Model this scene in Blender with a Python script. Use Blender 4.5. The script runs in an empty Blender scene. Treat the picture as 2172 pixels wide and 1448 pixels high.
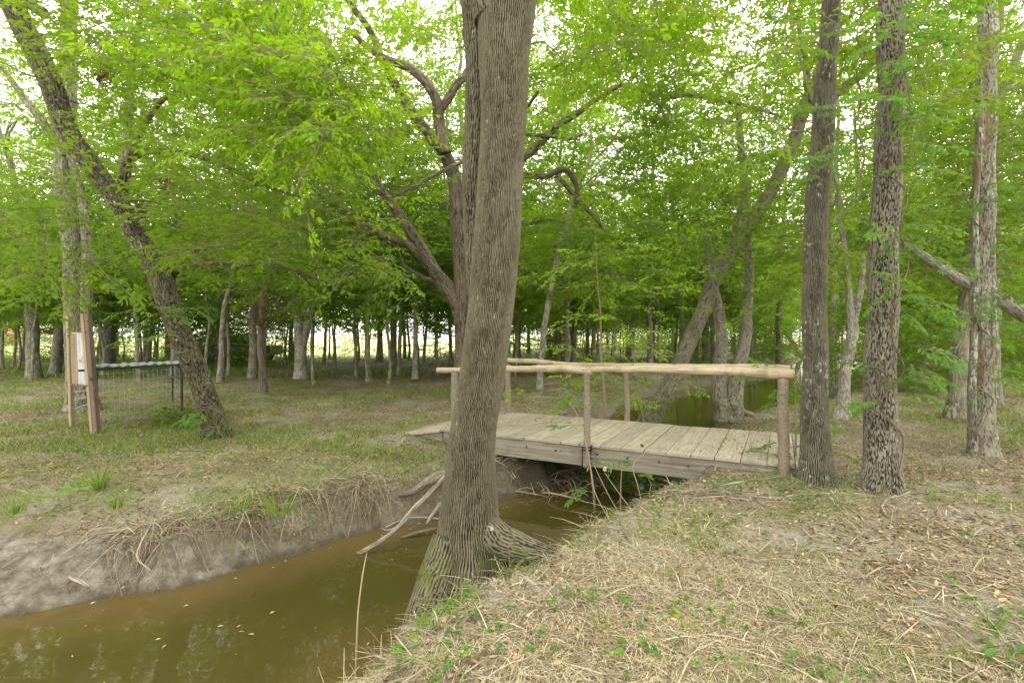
import bpy, math
import numpy as np
rng = np.random.default_rng(11)
scene = bpy.context.scene
COL = scene.collection
EYE, F, CX, HY, WL = 1.6, 1086.0, 1086.0, 712.0, -0.6
TAU = 2 * math.pi

# ------------------------------------------------------------------ noise
_perm = np.random.default_rng(3).permutation(256)
_perm = np.concatenate([_perm, _perm, _perm])
_g = np.random.default_rng(4).normal(size=(256, 3)); _g /= np.linalg.norm(_g, axis=1)[:, None]
def noise(p):
    p = np.asarray(p, float); i = np.floor(p).astype(int); f = p - i; i &= 255
    u = f * f * f * (f * (f * 6 - 15) + 10); out = 0
    for dx in (0, 1):
        for dy in (0, 1):
            for dz in (0, 1):
                h = _perm[_perm[_perm[i[..., 0] + dx] + i[..., 1] + dy] + i[..., 2] + dz]
                g = _g[h]
                d = g[..., 0] * (f[..., 0] - dx) + g[..., 1] * (f[..., 1] - dy) + g[..., 2] * (f[..., 2] - dz)
                w = (u[..., 0] if dx else 1 - u[..., 0]) * (u[..., 1] if dy else 1 - u[..., 1]) * (u[..., 2] if dz else 1 - u[..., 2])
                out = out + w * d
    return out * 1.6
def n2(x, y, s, o=0.0):
    return noise(np.stack([np.asarray(x) * s + o, np.asarray(y) * s + o * 1.7, np.full(np.shape(x), o + 0.37)], -1))
def sstep(a, b, x):
    t = np.clip((x - a) / (b - a), 0, 1); return t * t * (3 - 2 * t)

# ------------------------------------------------------------------ terrain
LEFT = [(-14, 1.2), (-9, 2.3), (-6.5, 3.1), (-4, 4.0), (-2.9, 4.44), (-2.4, 5.0), (-1.75, 5.65), (-.93, 6.1), (-.17, 7.0), (.4, 7.35), (.9, 7.8),
        (1.2, 8.7), (1.7, 11), (2.7, 14.4), (3.9, 17.3), (6.5, 20.6), (9.3, 23), (14, 28), (23, 41), (34, 60)]
RIGHT = [(38, 58), (27.5, 40), (15, 23.5), (9.6, 15.6), (7.4, 13.0), (5.7, 12.3), (4.4, 10.6), (3.5, 8.8), (2.75, 7.3), (2.15, 6.4), (1.35, 5.75), (.75, 5.15),
         (.2, 4.5), (-.3, 4.15), (-.72, 3.63), (-.89, 3.25), (-1.15, 2.5), (-2.5, 1.2), (-6, -.8), (-12, -3)]
def chaikin(a, n=2):
    a = np.array(a, float)
    for _ in range(n):
        q = a[:-1] * .75 + a[1:] * .25; r = a[:-1] * .25 + a[1:] * .75
        a = np.concatenate([a[:1], np.stack([q, r], 1).reshape(-1, 2), a[-1:]])
    return a
POLY = np.concatenate([chaikin(LEFT, 1), chaikin(RIGHT, 1)])
def sdist(x, y):
    x = np.asarray(x, float).ravel(); y = np.asarray(y, float).ravel()
    best = np.full(x.shape, 1e9); ins = np.zeros(x.shape, bool)
    A = POLY; B = np.roll(POLY, -1, 0)
    for (ax, ay), (bx, by) in zip(A, B):
        ex, ey = bx - ax, by - ay; wx, wy = x - ax, y - ay
        t = np.clip((wx * ex + wy * ey) / (ex * ex + ey * ey), 0, 1)
        best = np.minimum(best, (wx - t * ex) ** 2 + (wy - t * ey) ** 2)
        c = ((ay > y) != (by > y)); 
        with np.errstate(divide='ignore', invalid='ignore'):
            c &= x < (bx - ax) * (y - ay) / (by - ay) + ax
        ins ^= c
    d = np.sqrt(best); return np.where(ins, -d, d)
def bump(x, y, cx, cy, r):
    return np.exp(-((x - cx) ** 2 + (y - cy) ** 2) / (r * r))
def dist_w(x, y):
    d = sdist(x, y)
    d = d + .10 * n2(x, y, 1.3, 5.1).ravel() + .06 * n2(x, y, 2.9, 7.1).ravel() * (y > 2) + .035 * n2(x, y, 5.0, 9.1).ravel()
    w = .5 + .85 * bump(x, y, -4.8, 4.6, 1.7) + .35 * bump(x, y, .3, 2.6, 1.3) + 1.0 * sstep(12, 20, y) - .15 * bump(x, y, -2, 5.8, .8)
    return d, w
def hgt_full(x, y):
    x = np.asarray(x, float); y = np.asarray(y, float); sh = x.shape; x = x.ravel(); y = y.ravel()
    d, w = dist_w(x, y)
    far = sstep(14, 40, y)
    g = (.07 * n2(x, y, .35, 1.1) + .03 * n2(x, y, 1.3, 2.2)) * (1 - .5 * far) - .05 * bump(x, y, 2, 3, 2)
    g += .06 * bump(x, y, -3.0, 6.4, 1.0)
    g = g + np.maximum(0, .12 - d) * 0
    t = np.clip(d / w, 0, 1)
    rise = np.where(t < 1, t ** .8 * (1.15 - .15 * t), 1)
    xl = np.interp(y, [p[1] for p in LEFT], [p[0] for p in LEFT]); left = (x < xl + .6) & (y < 30)
    wide = bump(x, y, -4.8, 4.3, 1.5); lipf = .50 * (1 - .75 * wide)
    rl = lipf * sstep(-.05, .34, d) + (1 - lipf) * np.clip(d / 1.9, 0, 1) ** (.85); rl = np.minimum(rl, 1)
    rise = np.where(left, rl, rise)
    z_out = WL + (g - WL) * rise
    z_in = WL - np.minimum(.55, -d * .8)
    z = np.where(d > 0, z_out, z_in)
    nearm = (1 - sstep(8, 16, y))
    lump = sstep(-.3, .1, d) * (1 - sstep(w * .9, w * 1.8, d))
    z += lump * nearm * (.05 * n2(x, y, 3.5, 3.3) + .032 * n2(x, y, 8, 4.4) + .016 * n2(x, y, 19, 6.4))
    z += nearm * (.012 * n2(x, y, 7, 7.7) + .006 * n2(x, y, 22, 8.8))
    return z.reshape(sh), d.reshape(sh), w.reshape(sh)
def hgt(x, y):
    return hgt_full(np.atleast_1d(np.asarray(x, float)), np.atleast_1d(np.asarray(y, float)))[0]
def hz(x, y): return float(hgt([x], [y])[0])
def W(px, py, Z): return np.array([(px - CX) / F * Z, Z, EYE - (py - HY) / F * Z])
def ground_at(px, py, lim=90):
    Z = min(lim, EYE * F / max(py - HY, 8))
    for _ in range(6):
        Z = min(lim, (EYE - hz((px - CX) / F * Z, Z)) * F / max(py - HY, 8))
    return Z

# ------------------------------------------------------------------ node helpers
class NT:
    def __init__(s, name):
        s.m = bpy.data.materials.new(name); s.m.use_nodes = True; s.t = s.m.node_tree; s.t.nodes.clear()
        s.out = s.t.nodes.new('ShaderNodeOutputMaterial')
    def n(s, typ, ins=None, **kw):
        nd = s.t.nodes.new(typ)
        for k, v in kw.items(): setattr(nd, k, v)
        for k, v in (ins or {}).items():
            if hasattr(v, 'is_output') or isinstance(v, bpy.types.NodeSocket): s.t.links.new(v, nd.inputs[k])
            else: nd.inputs[k].default_value = v
        return nd
    def attr(s, a, o='Fac'): return s.n('ShaderNodeAttribute', attribute_name=a).outputs[o]
    def noise(s, vec, scale, detail=4, rough=.55, dist=0.0):
        i = {'Scale': scale, 'Detail': detail, 'Roughness': rough, 'Distortion': dist}
        if vec is not None: i['Vector'] = vec
        return s.n('ShaderNodeTexNoise', i).outputs['Fac']
    def map(s, vec, sc=(1, 1, 1)): return s.n('ShaderNodeMapping', {'Vector': vec, 'Scale': sc}).outputs[0]
    def ramp(s, fac, stops):
        r = s.n('ShaderNodeValToRGB', {'Fac': fac}); e = r.color_ramp.elements
        while len(e) < len(stops): e.new(.5)
        for q, (p, c) in zip(e, stops):
            q.position = p; q.color = (*c, 1) if len(c) == 3 else c
        return r.outputs[0]
    def math(s, op, a, b=0.0, c=0.0, clamp=False):
        nd = s.n('ShaderNodeMath', operation=op, use_clamp=clamp)
        for k, v in enumerate((a, b, c)):
            if isinstance(v, bpy.types.NodeSocket): s.t.links.new(v, nd.inputs[k])
            else: nd.inputs[k].default_value = v
        return nd.outputs[0]
    def step(s, v, a, b):
        return s.n('ShaderNodeMapRange', {'Value': v, 'From Min': a, 'From Max': b}, interpolation_type='SMOOTHSTEP').outputs[0]
    def mix(s, f, a, b, blend='MIX'):
        nd = s.n('ShaderNodeMix', data_type='RGBA', blend_type=blend)
        for k, v in ((0, f), (6, a), (7, b)):
            if isinstance(v, bpy.types.NodeSocket): s.t.links.new(v, nd.inputs[k])
            else: nd.inputs[k].default_value = (*v, 1) if isinstance(v, tuple) and len(v) == 3 else v
        return nd.outputs[2]
    def bump(s, h, strength=.5, dist=.02, nrm=None):
        i = {'Height': h, 'Strength': strength, 'Distance': dist}
        if nrm is not None: i['Normal'] = nrm
        return s.n('ShaderNodeBump', i).outputs[0]
    def bsdf(s, col, rough=.8, nrm=None, spec=.3, metal=0.0):
        i = {'Base Color': (*col, 1) if isinstance(col, tuple) else col, 'Roughness': rough, 'Specular IOR Level': spec, 'Metallic': metal}
        if nrm is not None: i['Normal'] = nrm
        return s.n('ShaderNodeBsdfPrincipled', i)
    def done(s, sh):
        s.t.links.new(sh.outputs[0] if hasattr(sh, 'outputs') else sh, s.out.inputs[0]); return s.m

def bark(name, dark, lite, kx=32, kz=.17, lichen=.2, moss=0.0, mossh=0.0, depth=.02, patch=None, lich_col=(.42, .47, .38), width=.16, uc=.0):
    t = NT(name); bc = t.attr('bc', 'Vector')
    wob = t.n('ShaderNodeTexNoise', {'Vector': bc, 'Scale': 6.0, 'Detail': 2.0}).outputs['Color']
    v = t.n('ShaderNodeMixRGB', {'Fac': .03, 'Color1': bc, 'Color2': wob}, blend_type='ADD').outputs[0]
    a = t.math('ABSOLUTE', t.math('SUBTRACT', t.noise(t.map(v, (kx, kx, kx * kz)), 1.0, 2.5, .5), .5))
    f = t.step(a, 0.0, width)
    if uc: f = t.math('ADD', t.math('MULTIPLY', f, 1 - uc), t.math('MULTIPLY', t.step(t.attr('cav'), .15, .9), uc))
    fine = t.noise(t.map(bc, (160, 160, 60)), 1.0, 4, .7)
    big = t.noise(bc, 3.0, 4)
    c = t.mix(f, dark, lite)
    c = t.mix(t.math('MULTIPLY', t.step(fine, .35, .75), .55), c, tuple(x * .45 for x in lite))
    c = t.mix(t.math('MULTIPLY', t.step(big, .35, .7), .35), c, tuple(min(1, x * 1.5) for x in lite))
    c = t.mix(t.math('MULTIPLY', f, t.math('MULTIPLY', t.step(t.attr('cav'), .4, 1), 0.0)), c, lite)
    c = t.mix(t.math('SUBTRACT', 1.0, t.attr('cav')), c, tuple(x * .35 for x in dark))
    if patch:
        c = t.mix(t.step(t.noise(t.map(bc, (5, 5, 1.2)), 1.0, 3), .56, .62), c, patch)
    if lichen:
        l = t.step(t.noise(bc, 16, 5, .65), .66 - .2 * lichen, .72 - .2 * lichen)
        l = t.math('MULTIPLY', l, t.step(t.noise(bc, 2.6, 2), .42, .62))
        c = t.mix(t.math('MULTIPLY', l, .75), c, lich_col)
    if moss:
        z = t.n('ShaderNodeSeparateXYZ', {'Vector': t.n('ShaderNodeNewGeometry').outputs['Position']}).outputs[2]
        low = t.step(t.math('MULTIPLY', z, -1), -mossh, .5)
        m = t.step(t.math('ADD', t.noise(bc, 7, 5, .7), t.math('MULTIPLY', t.math('MULTIPLY', low, t.step(z, -.62, -.30)), .13)), .62 - .15 * moss, .74 - .1 * moss)
        c = t.mix(t.math('MULTIPLY', m, .75), c, t.mix(fine, (.05, .065, .012), (.13, .15, .03)))
    h = t.math('ADD', f, t.math('MULTIPLY', fine, .35))
    return t.done(t.bsdf(c, .9, t.bump(h, .8, depth), .15))

def leafmat(name, stops, trans=.5, tint=(1.0, 1.0, .55), objvar=.5):
    t = NT(name); r = t.attr('rnd')
    oi = t.n('ShaderNodeObjectInfo').outputs['Random']
    v = t.math('ADD', t.math('MULTIPLY', r, 1 - objvar), t.math('MULTIPLY', oi, objvar))
    c = t.ramp(v, stops)
    c = t.mix(t.math('MULTIPLY', t.step(r, .90, 1.0), .6), c, (.28, .30, .04))
    b = t.bsdf(c, .5, None, .22)
    tr = t.n('ShaderNodeBsdfTranslucent', {'Color': t.mix(1.0, t.mix(.5, c, (.27, .44, .02)), (*tint, 1), 'MULTIPLY')})
    return t.done(t.n('ShaderNodeMixShader', {0: trans, 1: b.outputs[0], 2: tr.outputs[0]}))

M = {}
M['bark_main'] = bark('furrowed_bark', (.018, .015, .009), (.138, .122, .080), 60, .2, .16, .10, .7, .008, uc=.92)
M['bark_root'] = bark('grey_root_bark', (.05, .042, .03), (.25, .215, .16), 70, .15, .1, 0, 0, .006, uc=.25)
M['bark_r1'] = bark('grey_furrowed_bark', (.020, .018, .012), (.160, .145, .104), 75, .14, .45, .2, .3, .008, uc=.88)
M['bark_elm'] = bark('shaggy_bark', (.06, .048, .036), (.25, .225, .175), 22, .34, .35, .1, .3, .025, (.15, .125, .09), (.40, .44, .37), .2, uc=.65)
M['bark_lichen'] = bark('lichen_bark', (.07, .058, .043), (.27, .25, .20), 20, .4, .75, .15, 0.5, .012, (.17, .115, .075), uc=.4)
M['bark_moss'] = bark('mossy_bark', (.05, .043, .028), (.26, .235, .165), 60, .2, .4, .35, 1.0, .010, uc=.5)
M['bark_twin'] = bark('silt_pale_bark', (.10, .085, .062), (.38, .345, .27), 40, .2, .4, .12, 1.0, .008, uc=.3)
M['bark_lean'] = bark('scaly_bark', (.030, .025, .016), (.155, .135, .088), 60, .4, .4, .45, 1.0, .010, uc=.55)
M['bark_red'] = bark('reddish_peeling_bark', (.060, .045, .032), (.215, .18, .13), 26, .1, .25, .15, .0, .02, (.17, .13, .10))
M['bark_far'] = bark('woodland_bark', (.09, .078, .058), (.32, .285, .215), 22, .2, .45, .15, .5, .02)
M['bark_pale'] = bark('pale_bark', (.12, .10, .08), (.36, .33, .27), 18, .3, .7, 0, 0, .01)
M['dead'] = bark('dead_wood', (.11, .085, .065), (.34, .29, .23), 50, .06, 0, 0, 0, .004)
M['leaf_hero'] = leafmat('hackberry_leaf', [(0, (.034, .085, .006)), (.45, (.105, .19, .008)), (1, (.23, .33, .012))], .55, (1, 1, .5), .15)
M['leaf_mid'] = leafmat('elm_leaf', [(0, (.034, .088, .009)), (.5, (.095, .175, .012)), (1, (.19, .29, .018))], .55, (1, 1, .5), .45)
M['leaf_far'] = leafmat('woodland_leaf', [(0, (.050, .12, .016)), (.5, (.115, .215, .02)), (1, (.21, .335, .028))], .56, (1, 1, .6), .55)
M['leaf_sun'] = leafmat('sunlit_leaf', [(0, (.06, .15, .006)), (.45, (.14, .27, .010)), (1, (.26, .40, .015))], .58, (1, 1, .45), .05)
M['leaf_vine'] = leafmat('vine_leaf', [(0, (.05, .13, .03)), (.5, (.09, .22, .035)), (1, (.16, .32, .05))], .5, (1, 1, .6), .1)
M['leaf_bright'] = leafmat('young_leaf', [(0, (.16, .32, .02)), (.5, (.26, .44, .025)), (1, (.36, .54, .03))], .6, (1, 1, .5), .1)
M['leaf_dead'] = leafmat('withered_leaf', [(0, (.06, .035, .02)), (.5, (.13, .08, .045)), (1, (.2, .13, .08))], .2, (1, .8, .5), .2)
def simple(name, stops, scale=20, rough=.85, bumpd=.002, kz=(1, 1, 1), spec=.2, metal=0):
    t = NT(name); v = t.map(t.n('ShaderNodeTexCoord').outputs['Object'], kz)
    f = t.noise(v, scale, 5, .6)
    return t.done(t.bsdf(t.ramp(f, stops), rough, t.bump(f, .6, bumpd), spec, metal))
def blade(name, stops, trans=.25):
    t = NT(name); c = t.ramp(t.attr('rnd'), stops)
    tr = t.n('ShaderNodeBsdfTranslucent', {'Color': c})
    return t.done(t.n('ShaderNodeMixShader', {0: trans, 1: t.bsdf(c, .8, None, .1).outputs[0], 2: tr.outputs[0]}))
M['straw'] = blade('dry_straw', [(0, (.15, .11, .06)), (.4, (.34, .275, .17)), (.8, (.53, .455, .30)), (1, (.66, .59, .43))])
M['grass'] = blade('grass_blade', [(0, (.07, .13, .018)), (.45, (.15, .245, .035)), (.8, (.27, .36, .06)), (1, (.50, .46, .22))], .4)
M['litter'] = blade('leaf_litter', [(0, (.07, .045, .025)), (.3, (.18, .12, .06)), (.6, (.34, .25, .135)), (.85, (.48, .40, .26)), (1, (.5, .31, .12))], .15)
M['twig'] = blade('twig_bark', [(0, (.09, .065, .04)), (.5, (.23, .18, .12)), (1, (.46, .39, .28))], 0)

# ------------------------------------------------------------------ mesh builder
def link(o, parent=None):
    COL.objects.link(o)
    if parent is not None: o.parent = parent
    return o
class MB:
    def __init__(s): s.v = []; s.f = []; s.mi = []; s.bc = []; s.rnd = []; s.cav = []; s.n = 0
    def add(s, v, f, m=0, bc=None, rnd=None, cav=None):
        v = np.asarray(v, float).reshape(-1, 3); f = np.asarray(f, int)
        s.v.append(v); s.f.append(f + s.n); s.mi.append(np.full(len(f), m))
        s.bc.append(v if bc is None else bc); s.rnd.append(np.full(len(v), .5) if rnd is None else rnd)
        s.cav.append(np.ones(len(v)) if cav is None else cav); s.n += len(v)
    def build(s, name, mats, parent=None, smooth=True, origin=None, extra=None):
        me = bpy.data.meshes.new(name)
        V = np.concatenate(s.v)
        if origin is not None: V = V - np.asarray(origin)
        me.vertices.add(len(V)); me.vertices.foreach_set('co', V.astype(np.float32).ravel())
        idx = np.concatenate([f.ravel() for f in s.f]); tot = np.concatenate([np.full(len(f), f.shape[1]) for f in s.f])
        st = np.concatenate([[0], np.cumsum(tot)[:-1]])
        me.loops.add(len(idx)); me.loops.foreach_set('vertex_index', idx.astype(np.int32))
        me.polygons.add(len(tot)); me.polygons.foreach_set('loop_start', st.astype(np.int32)); me.polygons.foreach_set('loop_total', tot.astype(np.int32))
        me.polygons.foreach_set('material_index', np.concatenate(s.mi).astype(np.int32))
        me.polygons.foreach_set('use_smooth', np.full(len(tot), smooth))
        a = me.attributes.new('bc', 'FLOAT_VECTOR', 'POINT'); a.data.foreach_set('vector', np.concatenate(s.bc).astype(np.float32).ravel())
        a = me.attributes.new('rnd', 'FLOAT', 'POINT'); a.data.foreach_set('value', np.concatenate(s.rnd).astype(np.float32))
        a = me.attributes.new('cav', 'FLOAT', 'POINT'); a.data.foreach_set('value', np.concatenate(s.cav).astype(np.float32))
        for k, vals in (extra or {}).items():
            a = me.attributes.new(k, 'FLOAT', 'POINT'); a.data.foreach_set('value', vals.astype(np.float32))
        for m in (mats if isinstance(mats, (list, tuple)) else [mats]): me.materials.append(m)
        me.update(); me.validate()
        o = bpy.data.objects.new(name, me); link(o, parent)
        if origin is not None and parent is None: o.location = tuple(origin)
        return o
def thing(name, loc, label=None, cat=None, group=None):
    o = bpy.data.objects.new(name, None); o.empty_display_size = .2; o.location = tuple(float(a) for a in loc); link(o)
    return tag(o, label, cat, group)
def tag(o, label=None, cat=None, group=None, kind=None):
    for k, v in (('label', label), ('category', cat), ('group', group), ('kind', kind)):
        if v: o[k] = v
    return o

def resample(P, R, step):
    P = np.asarray(P, float); R = np.asarray(R, float); n = len(P)
    seg = np.linalg.norm(np.diff(P, axis=0), axis=1)
    s = np.concatenate([[0], np.cumsum(seg)]); m = max(2, int(s[-1] / step) + 1)
    q = np.linspace(0, s[-1], m)
    T = np.zeros_like(P); T[1:-1] = (P[2:] - P[:-2]) / (s[2:] - s[:-2])[:, None]; T[0] = (P[1] - P[0]) / seg[0]; T[-1] = (P[-1] - P[-2]) / seg[-1]
    k = np.clip(np.searchsorted(s, q, side='right') - 1, 0, n - 2); h = seg[k]; t = ((q - s[k]) / h)[:, None]; h = h[:, None]
    out = (2 * t**3 - 3 * t**2 + 1) * P[k] + (t**3 - 2 * t**2 + t) * h * T[k] + (-2 * t**3 + 3 * t**2) * P[k + 1] + (t**3 - t**2) * h * T[k + 1]
    return out, np.interp(q, s, R), q
def tube(mb, P, R, sides=8, step=.1, m=0, wob=0.0, disp=None, flare=None, cap=True, rnd=None, off=None):
    P, R, q = resample(P, R, step); n = len(P)
    if wob:
        o = rng.uniform(0, 50)
        fade = np.minimum(1, q / max(q[-1] * .15, 1e-6))[:, None]
        P = P + wob * fade * np.stack([noise(np.stack([q * 1.1 + o, q * 0 + k * 7.3, q * 0], -1)) for k in range(3)], -1)
    T = np.gradient(P, axis=0); T /= np.linalg.norm(T, axis=1)[:, None] + 1e-9
    av = P[-1] - P[0]; ref = np.eye(3)[np.argmin(np.abs(av))] if np.argmax(np.abs(av)) != 2 else np.array([0, 1., 0])
    S = np.cross(T, ref); S /= np.linalg.norm(S, axis=1)[:, None] + 1e-9; U = np.cross(T, S)
    th = np.arange(sides) / sides * TAU; c, s_ = np.cos(th), np.sin(th)
    r0 = float(np.max(R)); off = rng.uniform(0, 40) if off is None else off
    bc = np.stack([np.broadcast_to(c * r0, (n, sides)), np.broadcast_to(s_ * r0, (n, sides)), np.broadcast_to(q[:, None], (n, sides))], -1) + off
    rad = np.broadcast_to(R[:, None], (n, sides)).copy(); cav = np.ones((n, sides))
    if flare is not None: rad = flare(rad, P, S, U, c, s_, q)
    if disp is not None:
        dd, cav = disp(bc, rad, q); rad = rad + dd
    V = P[:, None] + rad[..., None] * (c[None, :, None] * S[:, None] + s_[None, :, None] * U[:, None])
    i = np.arange(n - 1)[:, None] * sides; j = np.arange(sides)[None]; k = (j + 1) % sides
    Fq = np.stack([i + j, i + k, i + sides + k, i + sides + j], -1).reshape(-1, 4)
    V = V.reshape(-1, 3)
    rv = None if rnd is None else np.full(len(V), rnd)
    mb.add(V, Fq, m, bc.reshape(-1, 3), rv, cav.ravel())
    if cap:
        b = mb.n - len(V)
        for ring, cen, fl in ((0, P[0], 1), (n - 1, P[-1] + T[-1] * R[-1] * .4, 0)):
            cv = np.array([cen]); base = mb.n
            mb.v.append(cv); mb.bc.append(cv); mb.rnd.append(np.full(1, .5 if rnd is None else rnd)); mb.cav.append(np.ones(1)); mb.n += 1
            a = b + ring * sides + np.arange(sides); d2 = b + ring * sides + (np.arange(sides) + 1) % sides
            tri = np.stack([np.full(sides, base), d2, a] if fl else [np.full(sides, base), a, d2], -1)
            mb.f.append(tri); mb.mi.append(np.full(sides, m))
    return P, R
def box(mb, c, sz, rz=0.0, m=0, ax=None, rnd=None, bev=.006):
    # bevelled box; ax = 3x3 rows of local axes
    c = np.asarray(c, float); h = np.asarray(sz, float) / 2; b = min(bev, h.min() * .4)
    if ax is None: ax = np.array([[math.cos(rz), math.sin(rz), 0], [-math.sin(rz), math.cos(rz), 0], [0, 0, 1.]])
    pts = []; key = {}
    for sx in (-1, 1):
        for sy in (-1, 1):
            for sz_ in (-1, 1):
                for a in range(3):
                    p = np.array([sx * (h[0] - b), sy * (h[1] - b), sz_ * (h[2] - b)]); p[a] = (sx, sy, sz_)[a] * h[a]
                    key[(sx, sy, sz_, a)] = len(pts); pts.append(p)
    F4, F3 = [], []
    for a in range(3):
        o1, o2 = (a + 1) % 3, (a + 2) % 3
        for s in (-1, 1):
            q = []
            for u, v in ((-1, -1), (1, -1), (1, 1), (-1, 1)):
                k = [0, 0, 0]; k[a] = s; k[o1] = u; k[o2] = v; q.append(key[(*k, a)])
            F4.append(q if s > 0 else q[::-1])
        for u in (-1, 1):
            for v in (-1, 1):
                k0 = [0, 0, 0]; k0[o1] = u; k0[o2] = v; k1 = list(k0); k0[a] = -1; k1[a] = 1
                q = [key[(*k0, o1)], key[(*k1, o1)], key[(*k1, o2)], key[(*k0, o2)]]
                F4.append(q if u * v < 0 else q[::-1])
    for sx in (-1, 1):
        for sy in (-1, 1):
            for sz_ in (-1, 1):
                q = [key[(sx, sy, sz_, a)] for a in range(3)]; F3.append(q if sx * sy * sz_ > 0 else q[::-1])
    pts = np.array(pts); V = c + pts @ ax
    rv = np.full(len(V), rng.random() if rnd is None else rnd); bc = pts + rng.uniform(0, 20, 3)
    n0 = mb.n; mb.add(V, F4, m, bc, rv); mb.f.append(np.array(F3) + n0); mb.mi.append(np.full(8, m))

# ------------------------------------------------------------------ leaves
def norm(a): return a / (np.linalg.norm(a, axis=-1, keepdims=True) + 1e-9)
def spray_frond(g, pinnate=True, ls=1.0, es=1.0):
    """a flat leafy twig along +x: returns leaf arrays and twig segments"""
    B, D, N, L, Wd, seg = [], [], [], [], [], []
    def side(p, d, ln, k):
        n = np.array([0, 0, 1.]) + g.normal(0, .15, 3); cur = p.copy(); dd = d.copy(); prev = p.copy()
        for i in range(k):
            cur = cur + dd * ln / k; dd = norm(dd + g.normal(0, .07, 3) + np.array([0, 0, -.03]))
            seg.append((prev.copy(), cur.copy(), .004)); prev = cur.copy()
            s = 1 if i % 2 else -1; sd = np.cross(n, dd)
            for q in ((s, -s) if pinnate else (s,)):
                B.append(cur - dd * g.uniform(0, .02)); D.append(norm(dd * .65 + q * sd * g.uniform(.6, 1) + g.normal(0, .16, 3) + np.array([0, 0, -.12])))
                N.append(norm(n + g.normal(0, .48, 3))); L.append(g.uniform(.055, .085) * ls); Wd.append(g.uniform(.38, .5) * (1 + .15 * (ls - 1)))
        B.append(cur); D.append(dd); N.append(norm(n + g.normal(0, .2, 3))); L.append(g.uniform(.07, .09) * ls); Wd.append(.42)
    p = np.zeros(3); d = np.array([1., 0, 0]); prev = p.copy(); k = 5
    for i in range(k):
        p = p + d * .13 * es; d = norm(d + g.normal(0, .1, 3) + np.array([0, 0, -.02])); seg.append((prev.copy(), p.copy(), .007)); prev = p.copy()
        s = 1 if i % 2 else -1
        a = s * math.radians(g.uniform(35, 65)); dr = np.array([d[0] * math.cos(a) - d[1] * math.sin(a), d[0] * math.sin(a) + d[1] * math.cos(a), d[2] + g.normal(0, .1)])
        side(p, norm(dr), g.uniform(.16, .28) * es, int(g.integers(2, 5)))
    side(p, d, .25 * es, 4)
    B, D, N = map(np.array, (B, D, N)); L = np.array(L); return B, D, N, L, L * np.array(Wd), seg
def spray_puff(g, n=44, rx=.5, rz=.3, l=.095):
    B = g.normal(0, 1, (n, 3)); B = norm(B) * (g.random((n, 1)) ** .45) * np.array([rx, rx, rz]) + np.array([rx * .6, 0, 0])
    a = g.uniform(0, TAU, n); D = norm(np.stack([np.cos(a) + .4, np.sin(a), g.normal(-.1, .35, n)], -1))
    N = norm(np.stack([g.normal(0, .9, n), g.normal(0, .9, n), np.ones(n)], -1)); L = g.uniform(.6, 1.25, n) * l
    return B, D, N, L, L * g.uniform(.45, .62, n), [(np.zeros(3), np.array([rx, g.normal(0, .1), 0]), .008)]
gg = np.random.default_rng(21)
FROND = [spray_frond(gg, i % 3 != 2) for i in range(8)]
FRONDM = [spray_frond(gg, i % 3 != 2, 1.45, 1.15) for i in range(8)]
FRONDL = [spray_frond(gg, i % 3 != 2, 1.95, 1.35) for i in range(8)]
PUFF = [spray_puff(gg, 70, .6, .34, .115) for _ in range(8)]
PUFFS = [spray_puff(gg, 56, .5, .28, .085) for _ in range(6)]
def more(C, d, k, j=.22, g=None):
    g = g or rng; return np.repeat(C, k, 0) + g.normal(0, j, (len(C) * k, 3)) * np.array([1, 1, .6]) * (np.arange(len(C) * k) % k > 0)[:, None], norm(np.repeat(d, k, 0) + g.normal(0, .35, (len(C) * k, 3)) * [1, 1, .3])
def leaves_quads(mb, B, D, N, L, Wd, rnd, fold=False, m=0, curl=.15):
    S = norm(np.cross(N, D)); N = np.cross(D, S); L = L[:, None]; w = Wd[:, None] / 2; n = len(B)
    if not fold:
        V = np.stack([B, B + D * L * .45 + S * w + N * w * .35, B + D * L - N * L * curl, B + D * L * .45 - S * w + N * w * .35], 1)
        Fq = np.arange(n * 4).reshape(n, 4)
        mb.add(V.reshape(-1, 3), Fq, m, None, np.repeat(rnd, 4))
    else:
        V = np.stack([B, B + D * L * .28 + S * w * .9 + N * w * .35, B + D * L * .66 + S * w * .75 + N * (w * .3 - L * curl * .5), B + D * L - N * L * curl,
                      B + D * L * .66 - S * w * .75 + N * (w * .3 - L * curl * .5), B + D * L * .28 - S * w * .9 + N * w * .35], 1)
        o = np.arange(n)[:, None] * 6
        Fq = np.concatenate([o + np.array([0, 1, 2, 3]), o + np.array([0, 3, 4, 5])])
        mb.add(V.reshape(-1, 3), Fq, m, None, np.repeat(rnd, 6))
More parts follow.
